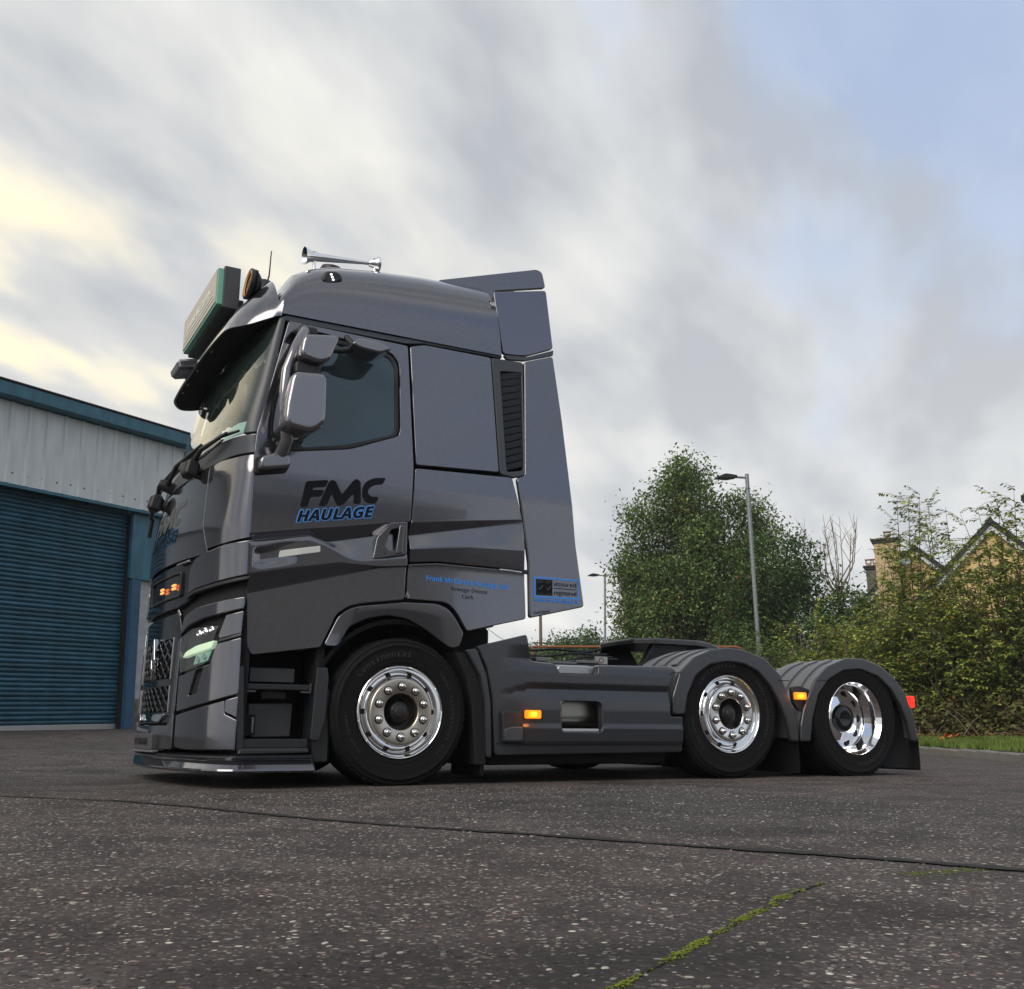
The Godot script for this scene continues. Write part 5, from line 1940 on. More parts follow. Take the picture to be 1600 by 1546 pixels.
func cab_roof(t: Node3D) -> void:
	var mb := MB.new()
	var base := []
	var steps := 44
	for k in steps + 1:
		base.append(skin(lerpf(-1.0, 1.0, float(k) / steps), 3.05))
	var cols := []
	var ns := 30
	for k in range(ns, 0, -1):
		cols.append(Vector3(lerpf(-0.87, 0.752, pow(float(k) / ns, 1.1)), 3.05, base[0].z))
	cols.append_array(base)
	for k in range(1, ns + 1):
		cols.append(Vector3(lerpf(-0.87, 0.752, pow(float(k) / ns, 1.1)), 3.05, base[steps].z))
	var rise := func(x: float) -> float: return curve(x, [-1.05, -0.87, -0.78, -0.64, -0.475, -0.186, 0.18, 0.65, 0.8], [0.14, 0.32, 0.48, 0.578, 0.633, 0.682, 0.718, 0.741, 0.741])
	var at := func(b: Vector3, f: float) -> Vector3:
		var phi := f * PI * 0.5
		var spine := Vector3(max(b.x, -0.30), 3.05, -1.25)
		var c := pow(max(cos(phi), 0.0), 2.0 / 3.3)
		var s := pow(sin(phi), 2.0 / 3.3)
		var x := spine.x + (b.x - spine.x) * c
		x -= 0.068 * s * clamp((b.x - 0.4) / 0.35, 0.0, 1.0)
		return Vector3(x, 3.05 + rise.call(x) * s, spine.z + (b.z - spine.z) * c)
	var m := 26
	for b in cols:
		for j in m + 1:
			mb.add(at.call(b, pow(float(j) / m, 1.3)), Vector3.ZERO)
	for a in cols.size() - 1:
		for j in m:
			var k := a * (m + 1) + j
			for tr in [[k, k + 1, k + m + 2], [k, k + m + 2, k + m + 1]]:
				var g := (mb.v[tr[1]] - mb.v[tr[0]]).cross(mb.v[tr[2]] - mb.v[tr[0]])
				var mid: Vector3 = (mb.v[tr[0]] + mb.v[tr[1]] + mb.v[tr[2]]) / 3.0
				if g.dot(mid - Vector3(clamp(mid.x, -0.3, 0.6), 3.0, -1.25)) < 0.0:
					g = -g
				for q in tr:
					mb.n[q] += g
	for k in mb.n.size():
		mb.n[k] = mb.n[k].normalized() if mb.n[k].length() > 0.0 else Vector3.UP
	for a in cols.size() - 1:
		for j in m:
			var k := a * (m + 1) + j
			mb.quad(k, k + 1, k + m + 2, k + m + 1)
	part("roof", mb, M.paint, t)
	part("rear_wall", boxes([[Vector3(0.70, 2.25, -1.25), Vector3(0.06, 2.4, 2.30)], [Vector3(0.64, 3.32, -1.25), Vector3(0.06, 0.56, 1.9)]], 0.01), M.skirt, t)
	# lamp on the roof's flank
	var lm := MB.new()
	lm = slab(V([-0.628, 3.392, -0.60, 3.44, -0.52, 3.452, -0.485, 3.43, -0.475, 3.391, -0.556, 3.338, -0.625, 3.352]), -0.10, 0.09, 0.02, 0.02)
	var rl := part("roof_flank_lamp", lm, M.plastic, t)
	for k in 3:
		part("led", boxes([[Vector3(-0.565 + 0.008 * k, 3.415 - 0.018 * k, -0.098), Vector3(0.016, 0.013, 0.008)]], 0.002), M.white_led, rl)
	# trumpet horn
	var z := -0.45
	var horn := MB.new()
	var prof := []
	var body := Transform3D(Basis(Vector3(0, 0, 1), 0.11) * Basis(Vector3.UP, PI / 2), Vector3(-0.66, 3.682, z))
	var pr := [[0.066, 0.0], [0.060, 0.012], [0.046, 0.035], [0.037, 0.07], [0.032, 0.10], [0.030, 0.13], [0.024, 0.25], [0.018, 0.38], [0.014, 0.46], [0.014, 0.49], [0.026, 0.50], [0.032, 0.53], [0.05, 0.55], [0.056, 0.555], [0.056, 0.572], [0.0, 0.576]]
	for p in pr:
		prof.append(Vector2(p[0], p[1]))
	lathe(horn, prof, 28, body)
	lathe(horn, [Vector2(0.0, 0.09), Vector2(0.025, 0.07), Vector2(0.04, 0.035), Vector2(0.058, 0.006), Vector2(0.066, 0.0)], 28, body)
	var hn := part("air_horn", horn, M.chrome, t)
	for q in [-0.585, -0.12]:
		var hb := MB.new()
		tube(hb, [Vector3(q, 3.55, z), Vector3(q, 3.70 + (q + 0.6) * 0.11, z)], 0.012, 10)
		lathe(hb, [Vector2(0.036, 0.012), Vector2(0.036, -0.012)], 16, Transform3D(Basis(Vector3.UP, PI / 2), Vector3(q, 3.695 + (q + 0.6) * 0.11, z)))
		part("horn_bracket", hb, M.chrome, hn)
	var dm := MB.new()
	lathe(dm, [Vector2(0.06, -0.05), Vector2(0.058, 0.0), Vector2(0.045, 0.035), Vector2(0.0, 0.045)], 20, Transform3D(Basis(Vector3.RIGHT, -PI / 2).scaled(Vector3(1.6, 1, 1)), Vector3(-0.40, 3.69, -0.62)))
	part("roof_pod", dm, M.plastic, t)
	# aerial
	var am := MB.new()
	tube(am, [Vector3(-0.885, 3.46, -0.60), Vector3(-0.868, 3.54, -0.60), Vector3(-0.862, 3.735, -0.60)], [0.007, 0.006, 0.004], 8)
	lathe(am, [Vector2(0.075, -0.08), Vector2(0.072, 0.0), Vector2(0.05, 0.045), Vector2(0.0, 0.07)], 20, Transform3D(Basis(Vector3.RIGHT, -PI / 2), Vector3(-0.90, 3.44, -0.60)))
	part("aerial", am, M.plastic, t)
	# round spot lamps with amber rings
	for zz in [-0.42, -2.08]:
		var sb := MB.new()
		var f := Transform3D(Basis(Vector3(0, 0, 1), -0.12) * Basis(Vector3.UP, -PI / 2), Vector3(-1.045, 3.365, zz))
		lathe(sb, [Vector2(0.0, -0.075), Vector2(0.06, -0.072), Vector2(0.09, -0.045), Vector2(0.108, -0.01), Vector2(0.112, 0.012), Vector2(0.104, 0.018), Vector2(0.098, 0.006)], 32, f)
		for k in 5:
			lathe(sb, [Vector2(0.100, -0.03 + k * 0.006 - 0.002), Vector2(0.110 , -0.03 + k * 0.006), Vector2(0.100, -0.03 + k * 0.006 + 0.002)], 24, f)
		tube(sb, [Vector3(-1.0, 3.15, zz), Vector3(-1.0, 3.28, zz)], 0.02, 8)
		var sl := part("spot_lamp", sb, M.plastic, t)
		var gb := MB.new()
		lathe(gb, [Vector2(0.0, 0.0), Vector2(0.07, 0.002), Vector2(0.082, 0.006)], 32, f)
		part("lens", gb, M.chrome, sl)
		var rb := MB.new()
		lathe(rb, [Vector2(0.080, 0.010), Vector2(0.090, 0.018), Vector2(0.100, 0.012)], 32, f)
		part("amber_ring", rb, M.amber_glass, sl)
	# light box sign
	var sx := -1.135
	var sign := part("light_box", boxes([[Vector3(sx + 0.01, 3.395, -1.19), Vector3(0.115, 0.315, 1.17)]], 0.006), M.sign_box, t)
	part("sign_frame", boxes([[Vector3(sx - 0.066, 3.395, -1.19), Vector3(0.045, 0.275, 1.145)]], 0.006), M.sign_green, sign)
	part("sign_face", boxes([[Vector3(sx - 0.09, 3.40, -1.19), Vector3(0.012, 0.250, 1.12)]], 0.004), M.sign_face, sign)
	var fm := func(p: Vector2, d: float) -> Vector3: return Vector3(sx - 0.097 - d, p.y, -1.19 + p.x)
	var tx := MB.new()
	lettering(tx, fm, "Frank McCarthy", bold, Vector2(-0.42, 3.385), 0.06, 0.84, 0.2)
	part("lettering", tx, M.white_letter, sign)
	part("sign_rule", boxes([[Vector3(sx - 0.098, 3.352, -1.19), Vector3(0.003, 0.006, 0.95)], [Vector3(sx - 0.098, 3.318, -1.19), Vector3(0.003, 0.005, 1.05)]], 0.0), M.white_letter, sign)
	part("sign_bracket", boxes([[Vector3(sx + 0.08, 3.20, -0.85), Vector3(0.10, 0.14, 0.05)], [Vector3(sx + 0.08, 3.20, -1.55), Vector3(0.10, 0.14, 0.05)], [Vector3(sx + 0.09, 3.30, -1.19), Vector3(0.06, 0.10, 1.0)]], 0.006), M.plastic, sign)


func cab_inside(t: Node3D) -> void:
	part("dashboard", boxes([[Vector3(-0.92, 1.98, -1.25), Vector3(0.34, 0.30, 2.30)], [Vector3(-0.85, 2.13, -1.25), Vector3(0.25, 0.08, 2.0)]], 0.04), M.trim, t)
	part("cab_floor", boxes([[Vector3(-0.15, 1.15, -1.25), Vector3(1.75, 0.06, 2.3)]], 0.01), M.black, t)
	part("headlining", boxes([[Vector3(-0.05, 3.16, -1.25), Vector3(1.45, 0.05, 2.15)]], 0.02), M.trim, t)
	for z in [-0.55, -1.95]:
		var st := part("seat", boxes([[Vector3(-0.05, 1.82, z), Vector3(0.55, 0.16, 0.52)]], 0.05), M.trim, t)
		var bk := MB.new()
		box(bk, Vector3(0.27, 2.22, z), Vector3(0.14, 0.75, 0.50), 0.05, Basis(Vector3.BACK, -0.15))
		part("backrest", bk, M.trim, st)
	var wheel := MB.new()
	var ring := []
	for k in 33:
		var a := k / 32.0 * TAU
		ring.append(Vector3(-0.55, 2.02, -1.9) + Basis(Vector3.BACK, 0.9) * Vector3(0.22 * cos(a), 0, 0.22 * sin(a)))
	tube(wheel, ring, 0.016, 8, false)
	tube(wheel, [Vector3(-0.72, 1.86, -1.9), Vector3(-0.55, 2.02, -1.9)], 0.03, 8)
	part("steering_wheel", wheel, M.trim, t)
	part("bunk_curtain", boxes([[Vector3(0.42, 2.2, -1.25), Vector3(0.04, 1.9, 2.2)]], 0.01), M.cloth, t)
	# scalloped pelmet along the top of the windscreen and of the near window
	var nm := nose_map()
	var pf := func(p: Vector2, d: float) -> Vector3: return nm.call(p, d - 0.09)
	var u := -0.78
	while u < 0.74:
		var o := PackedVector2Array()
		var hang := lerpf(2.97, 2.87, smoothstep(-0.1, 0.5, u))
		o.append(Vector2(u * 1.5, 3.05))
		for k in 9:
			var f := k / 8.0
			o.append(Vector2((u + 0.17 * f) * 1.5, hang - 0.06 * sin(f * PI)))
		o.append(Vector2((u + 0.17) * 1.5, 3.05))
		part("pelmet_scallop", panel(pf, o, {"cell": 0.06, "b": 0.002, "depth": 0.004, "r": 0.0}), M.cloth, t)
		part("pelmet_lining", panel(func(p: Vector2, d: float) -> Vector3: return nm.call(p, d - 0.11), U([u, 3.05, u, hang - 0.05, u + 0.05, hang - 0.075, u + 0.12, hang - 0.075, u + 0.17, hang - 0.05, u + 0.17, 3.05]), {"cell": 0.06, "b": 0.002, "depth": 0.004, "r": 0.02}), M.pale_cloth, t)
		u += 0.172
	part("window_pelmet", slab(V([-0.75, 2.95, -0.75, 2.72, -0.58, 2.70, -0.54, 2.64, -0.45, 2.615, -0.36, 2.63, -0.30, 2.69, -0.16, 2.70, -0.09, 2.66, -0.07, 2.95]), -0.16, 0.01, 0.002, 0.02), M.cloth, t)
	var pend := MB.new()
	lathe(pend, [Vector2(0.0, -0.11), Vector2(0.03, -0.10), Vector2(0.045, -0.04), Vector2(0.05, 0.03), Vector2(0.045, 0.09), Vector2(0.0, 0.10)], 16, Transform3D(Basis(Vector3.RIGHT, -PI / 2), nm.call(Vector2(0.30 * 1.5, 2.60), -0.12)))
	tube(pend, [nm.call(Vector2(0.28 * 1.5, 2.69), -0.12), nm.call(Vector2(0.20 * 1.5, 2.95), -0.13)], 0.016, 8)
	part("screen_camera", pend, M.plastic, t)


func mirrors(t: Node3D) -> void:
	for s in [1.0, -1.0]:
		var near: bool = s > 0.0
		var fz := func(z: float) -> float: return z if near else -2.5 - z
		var m := part("mirror", panel(flat_map(0.34, s), V([-0.915, 2.525, -0.69, 2.545, -0.685, 2.22, -0.77, 2.135, -0.955, 2.155, -0.945, 2.315]), {"flat": true, "back": true, "b": 0.035, "depth": 0.27, "r": 0.06, "cell": 0.03}), M.housing, t)
		part("mirror_glass", slab(V([-0.70, 2.50, -0.688, 2.46, -0.695, 2.25, -0.71, 2.19]), 0.30 if near else 0.30, 0.20, 0.002, 0.005, s), M.chrome, m)
		var w := part("wide_mirror", panel(flat_map(0.33, s), V([-0.855, 2.780, -0.612, 2.815, -0.68, 2.63, -0.745, 2.603, -0.875, 2.625]), {"flat": true, "back": true, "b": 0.025, "depth": 0.26, "r": 0.05, "cell": 0.03}), M.housing, t)
		part("mirror_joint", boxes([[Vector3(-0.80, 2.575, fz.call(0.22)), Vector3(0.17, 0.09, 0.10)]], 0.02), M.plastic, w)
		# carrying arm outside the mirrors, and its foot and top bracket
		var a := MB.new()
		tube(a, [Vector3(-0.90, 2.04, fz.call(0.10)), Vector3(-0.885, 2.12, fz.call(0.17)), Vector3(-0.93, 2.34, fz.call(0.20)), Vector3(-0.92, 2.56, fz.call(0.20)), Vector3(-0.865, 2.73, fz.call(0.18)), Vector3(-0.80, 2.86, fz.call(0.12)), Vector3(-0.77, 2.92, fz.call(0.02))], [0.042, 0.042, 0.034, 0.034, 0.034, 0.04, 0.045], 12)
		part("mirror_arm", a, M.housing, t)
		part("mirror_foot", panel(flat_map(0.13, s), V([-1.035, 2.0, -0.93, 2.045, -0.84, 2.045, -0.84, 1.955, -1.03, 1.918]), {"flat": true, "back": true, "b": 0.02, "depth": 0.12, "r": 0.02, "cell": 0.03}), M.housing, t)
		part("mirror_foot_base", panel(flat_map(0.045, s), V([-1.05, 2.012, -0.93, 2.055, -0.84, 2.055, -0.815, 2.005, -0.84, 1.94, -1.045, 1.905]), {"flat": true, "b": 0.006, "depth": 0.03, "r": 0.02, "cell": 0.05}), M.plastic, t)
		part("mirror_bracket", panel(flat_map(0.045, s), V([-0.875, 2.885, -0.80, 2.945, -0.685, 2.955, -0.675, 2.90, -0.77, 2.87]), {"flat": true, "b": 0.02, "depth": 0.11, "r": 0.02, "cell": 0.03}), M.plastic, t)
	# kerb mirror over the near window
	var k := part("kerb_mirror", panel(flat_map(0.20), V([-0.50, 2.825, -0.445, 2.875, -0.30, 2.872, -0.205, 2.835, -0.297, 2.790, -0.44, 2.80]), {"flat": true, "back": true, "b": 0.016, "depth": 0.20, "r": 0.02, "cell": 0.03}), M.housing, t)
	var ka := MB.new()
	tube(ka, [Vector3(-0.60, 2.79, 0.10), Vector3(-0.52, 2.80, 0.10), Vector3(-0.44, 2.83, 0.10)], 0.022, 8)
	tube(ka, [Vector3(-0.46, 2.95, -0.03), Vector3(-0.44, 2.87, 0.06)], 0.02, 8)
	part("kerb_mirror_arm", ka, M.plastic, k)
	# front mirror at the far corner of the windscreen
	var fb := MB.new()
	box(fb, Vector3(-1.225, 3.065, -1.55), Vector3(0.19, 0.085, 0.30), 0.03, Basis(Vector3.BACK, 0.22))
	var fm := part("front_mirror", fb, M.housing, t)
	var fa := MB.new()
	tube(fa, [Vector3(-1.19, 3.08, -1.55), Vector3(-1.08, 3.10, -1.62), Vector3(-1.0, 3.12, -1.7)], 0.03, 8)
	part("front_mirror_arm", fa, M.plastic, fm)


func deflectors(t: Node3D) -> void:
	for s in [1.0, -1.0]:
		var sm := side_map(s)
		var plate := {"cell": 0.12, "b": 0.008, "depth": 0.03, "back": true, "r": 0.025}
		part("roof_deflector_side", panel(flat_map(-0.33, s), V([0.346, 3.67, 1.205, 3.952, 1.255, 3.936, 1.286, 3.807, 0.82, 3.68, 0.80, 3.60, 0.34, 3.60]), plate), M.paint, t)
		part("upper_side_deflector", panel(sm, V([0.700, 3.561, 1.163, 3.676, 1.202, 3.189, 0.975, 3.09, 0.911, 3.079, 0.768, 3.066]), plate), M.paint, t)
		part("deflector_seal", panel(sm, V([0.775, 3.058, 0.911, 3.070, 0.975, 3.082, 1.204, 3.178, 1.198, 3.135, 0.95, 3.045, 0.80, 3.03]), {"cell": 0.1, "b": 0.003, "depth": 0.03, "r": 0.004}), M.vent, t)
		var d := part("side_deflector", panel(sm, V([0.946, 3.036, 1.196, 3.126, 1.252, 2.613, 1.329, 1.677, 1.397, 1.22, 0.946, 1.114, 0.938, 1.5, 0.848, 2.112, 0.915, 2.143]), plate), M.paint, t)
		for q in [[0.905, 1.83], [0.928, 1.62], [0.93, 1.44]]:
			part("deflector_clip", boxes([[Vector3(q[0], q[1], 0.0 if s > 0.0 else -2.5), Vector3(0.07, 0.03, 0.02)]], 0.003), M.plastic, d)
		if s > 0.0:
			var fr := MB.new()
			fr = panel(func(p: Vector2, h: float) -> Vector3: return sm.call(p, h + 0.0025), V([0.978, 1.262, 1.355, 1.268, 1.355, 1.412, 0.978, 1.410]), {"holes": [V([0.990, 1.274, 1.345, 1.279, 1.345, 1.402, 0.990, 1.399])], "hr": 0.0, "r": 0.003, "b": 0.0008, "depth": 0.001, "cell": 0.08})
			part("badge_border", fr, M.decal_blue, d)
			part("badge_field", panel(func(p: Vector2, h: float) -> Vector3: return sm.call(p, h + 0.002), V([0.997, 1.281, 1.130, 1.283, 1.130, 1.395, 0.997, 1.394]), {"b": 0.0008, "depth": 0.001, "r": 0.002, "cell": 0.1}), M.decal_black, d)
			var g := MB.new()
			for x in [1.008, 1.075]:
				lettering(g, sm, "iso", regular, Vector2(x, 1.370), 0.021, 0.042, 0.0, 0.0, 0.004)
				lettering(g, sm, "9001" if x < 1.05 else "14001", regular, Vector2(x, 1.288), 0.010, 0.042, 0.0, 0.0, 0.004)
				for e in [[0.004, 1.333, 0.016, 1.320], [0.016, 1.320, 0.042, 1.352]]:
					tube(g, [sm.call(Vector2(x + e[0], e[1]), 0.004), sm.call(Vector2(x + e[2], e[3]), 0.004)], 0.003, 4)
			part("badge_lettering", g, M.decal_grey, d)
			var b := MB.new()
			lettering(b, sm, "assured", regular, Vector2(1.145, 1.355), 0.030, 0.185, 0.0, 0.0, 0.003)
			lettering(b, sm, "registered", regular, Vector2(1.145, 1.292), 0.030, 0.185, 0.0, 0.0, 0.003)
			box(b, sm.call(Vector2(1.238, 1.338), 0.002), Vector3(0.185, 0.005, 0.002), 0.0)
			lettering(b, sm, "EvoSigns", regular, Vector2(0.980, 1.143), 0.020, 0.13, 0.0, 0.15, 0.003)
			part("lettering", b, M.decal_black, d)
			var w := MB.new()
			lettering(w, sm, "www.fmchaulage.ie", bold, Vector2(0.980, 1.234), 0.024, 0.372, 0.0, 0.01, 0.003)
			part("lettering", w, M.decal_blue, d)
	# the roof deflector's top, from side to side
	var mb := MB.new()
	var za := -0.35
	var zb := -2.15
	mb.face([Vector3(0.36, 3.67, za), Vector3(1.21, 3.945, za), Vector3(1.21, 3.945, zb), Vector3(0.36, 3.67, zb)], Vector3(-0.3, 0.95, 0))
	mb.face([Vector3(0.36, 3.64, za), Vector3(1.21, 3.915, za), Vector3(1.21, 3.915, zb), Vector3(0.36, 3.64, zb)], Vector3(0.3, -0.95, 0))
	mb.face([Vector3(1.21, 3.915, za), Vector3(1.21, 3.945, za), Vector3(1.21, 3.945, zb), Vector3(1.21, 3.915, zb)], Vector3(1, 0, 0))
	part("roof_deflector", mb, M.paint, t)


func steps(t: Node3D) -> void:
	for s in [1.0, -1.0]:
		var fz := func(z: float) -> float: return z if s > 0.0 else -2.5 - z
		part("step_well", boxes([[Vector3(-0.78, 0.55, fz.call(-0.42)), Vector3(0.52, 0.82, 0.10)], [Vector3(-0.78, 0.93, fz.call(-0.22)), Vector3(0.52, 0.16, 0.36)], [Vector3(-1.0, 0.55, fz.call(-0.24)), Vector3(0.03, 0.80, 0.36)], [Vector3(-0.53, 0.55, fz.call(-0.24)), Vector3(0.06, 0.80, 0.36)]], 0.006), M.black, t)
		part("upper_step_plate", boxes([[Vector3(-0.805, 0.678, fz.call(-0.17)), Vector3(0.285, 0.088, 0.03)]], 0.004), M.grey_panel, t)
		var us := part("upper_step", boxes([[Vector3(-0.79, 0.60, fz.call(-0.12)), Vector3(0.41, 0.038, 0.16)]], 0.008), M.plastic, t)
		for q in [-0.965, -0.62]:
			part("step_corner", boxes([[Vector3(q, 0.572, fz.call(-0.045)), Vector3(0.065, 0.012, 0.02)], [Vector3(q + (-0.03 if q < -0.8 else 0.03), 0.60, fz.call(-0.045)), Vector3(0.010, 0.055, 0.02)]], 0.003), M.grey_panel, us)
		part("step_label", boxes([[Vector3(-0.78, 0.556, fz.call(-0.20)), Vector3(0.16, 0.045, 0.02)]], 0.004), M.decal_grey, t)
		var lk := part("locker_door", panel(flat_map(-0.19, s), V([-0.935, 0.503, -0.655, 0.508, -0.662, 0.303, -0.90, 0.297, -0.93, 0.33]), {"flat": true, "b": 0.006, "depth": 0.05, "r": 0.01, "cell": 0.05}), M.grey_panel, t)
		part("locker_handle_recess", slab(V([-0.955, 0.435, -0.89, 0.435, -0.885, 0.31, -0.955, 0.31]), -0.183, 0.01, 0.003, 0.012, s), M.black, lk)
		part("locker_handle", slab(V([-0.915, 0.419, -0.898, 0.419, -0.900, 0.324, -0.912, 0.324]), -0.175, 0.012, 0.003, 0.004, s), M.step_metal, lk)
		part("lower_step", boxes([[Vector3(-0.805, 0.262, fz.call(-0.10)), Vector3(0.40, 0.055, 0.18)]], 0.006), M.plastic, t)
		part("step_edge", boxes([[Vector3(-0.805, 0.230, fz.call(0.0)), Vector3(0.40, 0.008, 0.02)]], 0.002), M.grey_panel, t)
		part("step_sill", panel(flat_map(0.012, s), V([-1.035, 0.20, -0.60, 0.208, -0.60, 0.226, -1.02, 0.228]), {"flat": true, "b": 0.005, "depth": 0.10, "r": 0.004, "cell": 0.05}), M.skirt, t)
		part("step_post", panel(flat_map(0.0, s), V([-0.566, 0.725, -0.498, 0.727, -0.488, 0.66, -0.50, 0.40, -0.535, 0.277, -0.59, 0.285]), {"flat": true, "b": 0.006, "depth": 0.08, "r": 0.006, "cell": 0.05}), M.skirt, t)
		part("step_front_post", panel(flat_map(0.0, s), V([-1.066, 0.705, -1.026, 0.722, -1.0, 0.28, -1.0, 0.215, -1.04, 0.215]), {"flat": true, "b": 0.006, "depth": 0.08, "r": 0.004, "cell": 0.05}), M.skirt, t)
		part("rear_step_panel", boxes([[Vector3(-0.51, 0.37, fz.call(-0.14)), Vector3(0.12, 0.46, 0.20)]], 0.02), M.plastic, t)
	# the splitter lip: a blade round the nose and back along both sides
	var lip := path_sweep([Vector2(-0.06, 0.202), Vector2(0.02, 0.190), Vector2(0.035, 0.182)], -1.42, 1.42, 150)
	part("lip_top", lip, M.skirt, t)
	part("lip", path_sweep([Vector2(0.022, 0.180), Vector2(0.008, 0.170), Vector2(0.012, 0.162), Vector2(0.060, 0.116), Vector2(0.064, 0.106), Vector2(0.05, 0.094), Vector2(-0.08, 0.086)], -1.42, 1.42, 150), M.paint, t)


func chassis(t: Node3D) -> void:
	part("engine", boxes([[Vector3(-0.35, 0.72, -1.25), Vector3(1.6, 0.75, 1.5)], [Vector3(0.45, 0.9, -1.25), Vector3(0.7, 0.35, 1.9)]], 0.03), M.black, t)
	part("belly_tray", boxes([[Vector3(-0.15, 0.36, -1.25), Vector3(2.0, 0.30, 1.5)], [Vector3(2.7, 0.40, -1.25), Vector3(3.4, 0.16, 1.1)]], 0.02), M.black, t)
	for z in [-0.83, -1.67]:
		part("chassis_rail", boxes([[Vector3(1.95, 0.72, z), Vector3(5.6, 0.26, 0.08)]], 0.01), M.cast, t)
	for x in [0.9, 1.9, 3.35, 4.6]:
		part("cross_member", boxes([[Vector3(x, 0.70, -1.25), Vector3(0.10, 0.18, 0.80)]], 0.01), M.cast, t)
	for e in [0.0, 2.726, 4.04]:
		var ax := MB.new()
		tube(ax, [Vector3(e, 0.46, -0.25), Vector3(e, 0.46, -2.25)], 0.08, 12)
		if e > 4.0:
			lathe(ax, [Vector2(0.0, -0.22), Vector2(0.18, -0.15), Vector2(0.22, 0.0), Vector2(0.18, 0.15), Vector2(0.0, 0.22)], 20, Transform3D(Basis(), Vector3(e, 0.46, -1.25)))
		part("axle", ax, M.cast, t)
	for z in [-0.55, -1.95]:
		for e in [2.45, 3.0, 3.78, 4.30]:
			var sp := MB.new()
			tube(sp, [Vector3(e, 0.34, z), Vector3(e, 0.60, z)], 0.11, 14)
			part("air_spring", sp, M.rubber, t)
	var sk := func(s: float) -> Callable:
		return func(p: Vector2, d: float) -> Vector3:
			var rear: float = smoothstep(0.70, 1.05, p.x)
			var y1 := 0.655 - 0.05 * (1.0 - rear)
			var off := curve(p.y, [0.18, 0.26, 0.268, 0.372, 0.382, 0.50, 0.562, y1 - 0.02, y1 + 0.02, 0.755, 0.80, 0.83], [-0.012, -0.004, 0.006, 0.012, 0.004, 0.006, 0.0, -0.022, -0.004, -0.004, -0.018, -0.05])
			if p.y > 0.83: off = lerpf(-0.05, -0.03, clamp((p.y - 0.83) / 0.1, 0.0, 1.0))
			off = lerpf(-0.01, off, rear)
			var z := 0.02 + off + d
			return Vector3(p.x, p.y, z if s > 0.0 else -2.5 - z)
	for s in [1.0, -1.0]:
		var fz := func(z: float) -> float: return z if s > 0.0 else -2.5 - z
		var f: Callable = sk.call(s)
		var skirt := part("side_skirt", panel(f, V([0.545, 0.905, 0.938, 1.003, 0.983, 0.822, 1.164, 0.807, 1.197, 0.737, 1.511, 0.741, 1.523, 0.81, 2.181, 0.824, 2.217, 0.783, 2.147, 0.699, 2.138, 0.454, 2.25, 0.456, 2.246, 0.198, 0.690, 0.184, 0.665, 0.565, 0.62, 0.76]), {"holes": [V([1.195, 0.530, 1.22, 0.554, 1.494, 0.553, 1.535, 0.537, 1.538, 0.359, 1.518, 0.337, 1.201, 0.341])], "hr": 0.02, "cell": 0.02 if s > 0.0 else 0.1, "b": 0.008, "depth": 0.06, "r": 0.02}), M.skirt, t)
		part("skirt_groove", boxes([[Vector3(1.47, 0.262, fz.call(0.0165)), Vector3(1.55, 0.006, 0.012)]], 0.0), M.black, skirt)
		part("skirt_hole_rim", panel(flat_map(0.028, s), V([1.185, 0.53, 1.205, 0.562, 1.50, 0.562, 1.545, 0.545, 1.548, 0.352, 1.522, 0.328, 1.192, 0.332]), {"holes": [V([1.197, 0.528, 1.222, 0.55, 1.49, 0.55, 1.53, 0.535, 1.533, 0.362, 1.515, 0.342, 1.204, 0.345])], "hr": 0.02, "cell": 0.05, "b": 0.006, "depth": 0.05, "r": 0.02}), M.skirt, skirt)
		# the aluminium tank that shows through the opening and above the skirt
		var tk := MB.new()
		box(tk, Vector3(1.33, 0.56, fz.call(-0.40)), Vector3(0.95, 0.52, 0.62), 0.17)
		part("fuel_tank", tk, M.tank, t)
		part("tank_step", boxes([[Vector3(1.36, 0.352, fz.call(-0.03)), Vector3(0.32, 0.025, 0.08)]], 0.006), M.polished, t)
		part("tank_top", panel(flat_map(-0.06, s), V([1.20, 0.74, 1.50, 0.74, 1.565, 0.755, 1.53, 0.79, 1.48, 0.808, 1.23, 0.806]), {"flat": true, "back": true, "b": 0.012, "depth": 0.3, "r": 0.02, "cell": 0.05}), M.steel, t)
		part("side_box", panel(flat_map(0.045, s), V([0.722, 0.476, 0.887, 0.473, 0.885, 0.385, 0.885, 0.268, 0.732, 0.268, 0.727, 0.376]), {"flat": true, "b": 0.01, "depth": 0.05, "r": 0.01, "cell": 0.05}), M.plastic, skirt)
		part("side_box_step", panel(flat_map(0.05, s), V([0.735, 0.36, 0.80, 0.375, 0.882, 0.375, 0.882, 0.275, 0.74, 0.275]), {"flat": true, "b": 0.012, "depth": 0.02, "r": 0.01, "cell": 0.05}), M.vent, skirt)
		lamp("side_marker_lamp", Vector3(0.952, 0.455, fz.call(0.055)), Vector3(0.122, 0.058, 0.035), M.amber, M.amber_hot, Color(1.0, 0.55, 0.05), t, s)
		# wheel arch tail: black rubber edge, glossy rib, flap
		part("arch_tail", slab(V([0.463, 0.878, 0.55, 0.892, 0.63, 0.71, 0.662, 0.53, 0.672, 0.168, 0.630, 0.166, 0.613, 0.522, 0.574, 0.701]), 0.0, 0.06, 0.012, 0.01, s), M.skirt, t)
		part("arch_tail_liner", slab(V([0.40, 0.86, 0.47, 0.86, 0.585, 0.69, 0.625, 0.52, 0.64, 0.12, 0.56, 0.12, 0.53, 0.5, 0.49, 0.68]), -0.03, 0.5, 0.01, 0.01, s), M.black, t)
		part("front_mudflap", boxes([[Vector3(0.62, 0.15, fz.call(-0.28)), Vector3(0.03, 0.20, 0.46)]], 0.004), M.rubber, t)
		part("underbody", boxes([[Vector3(1.45, 0.215, fz.call(-0.38)), Vector3(1.5, 0.20, 0.50)]], 0.02), M.black, t)
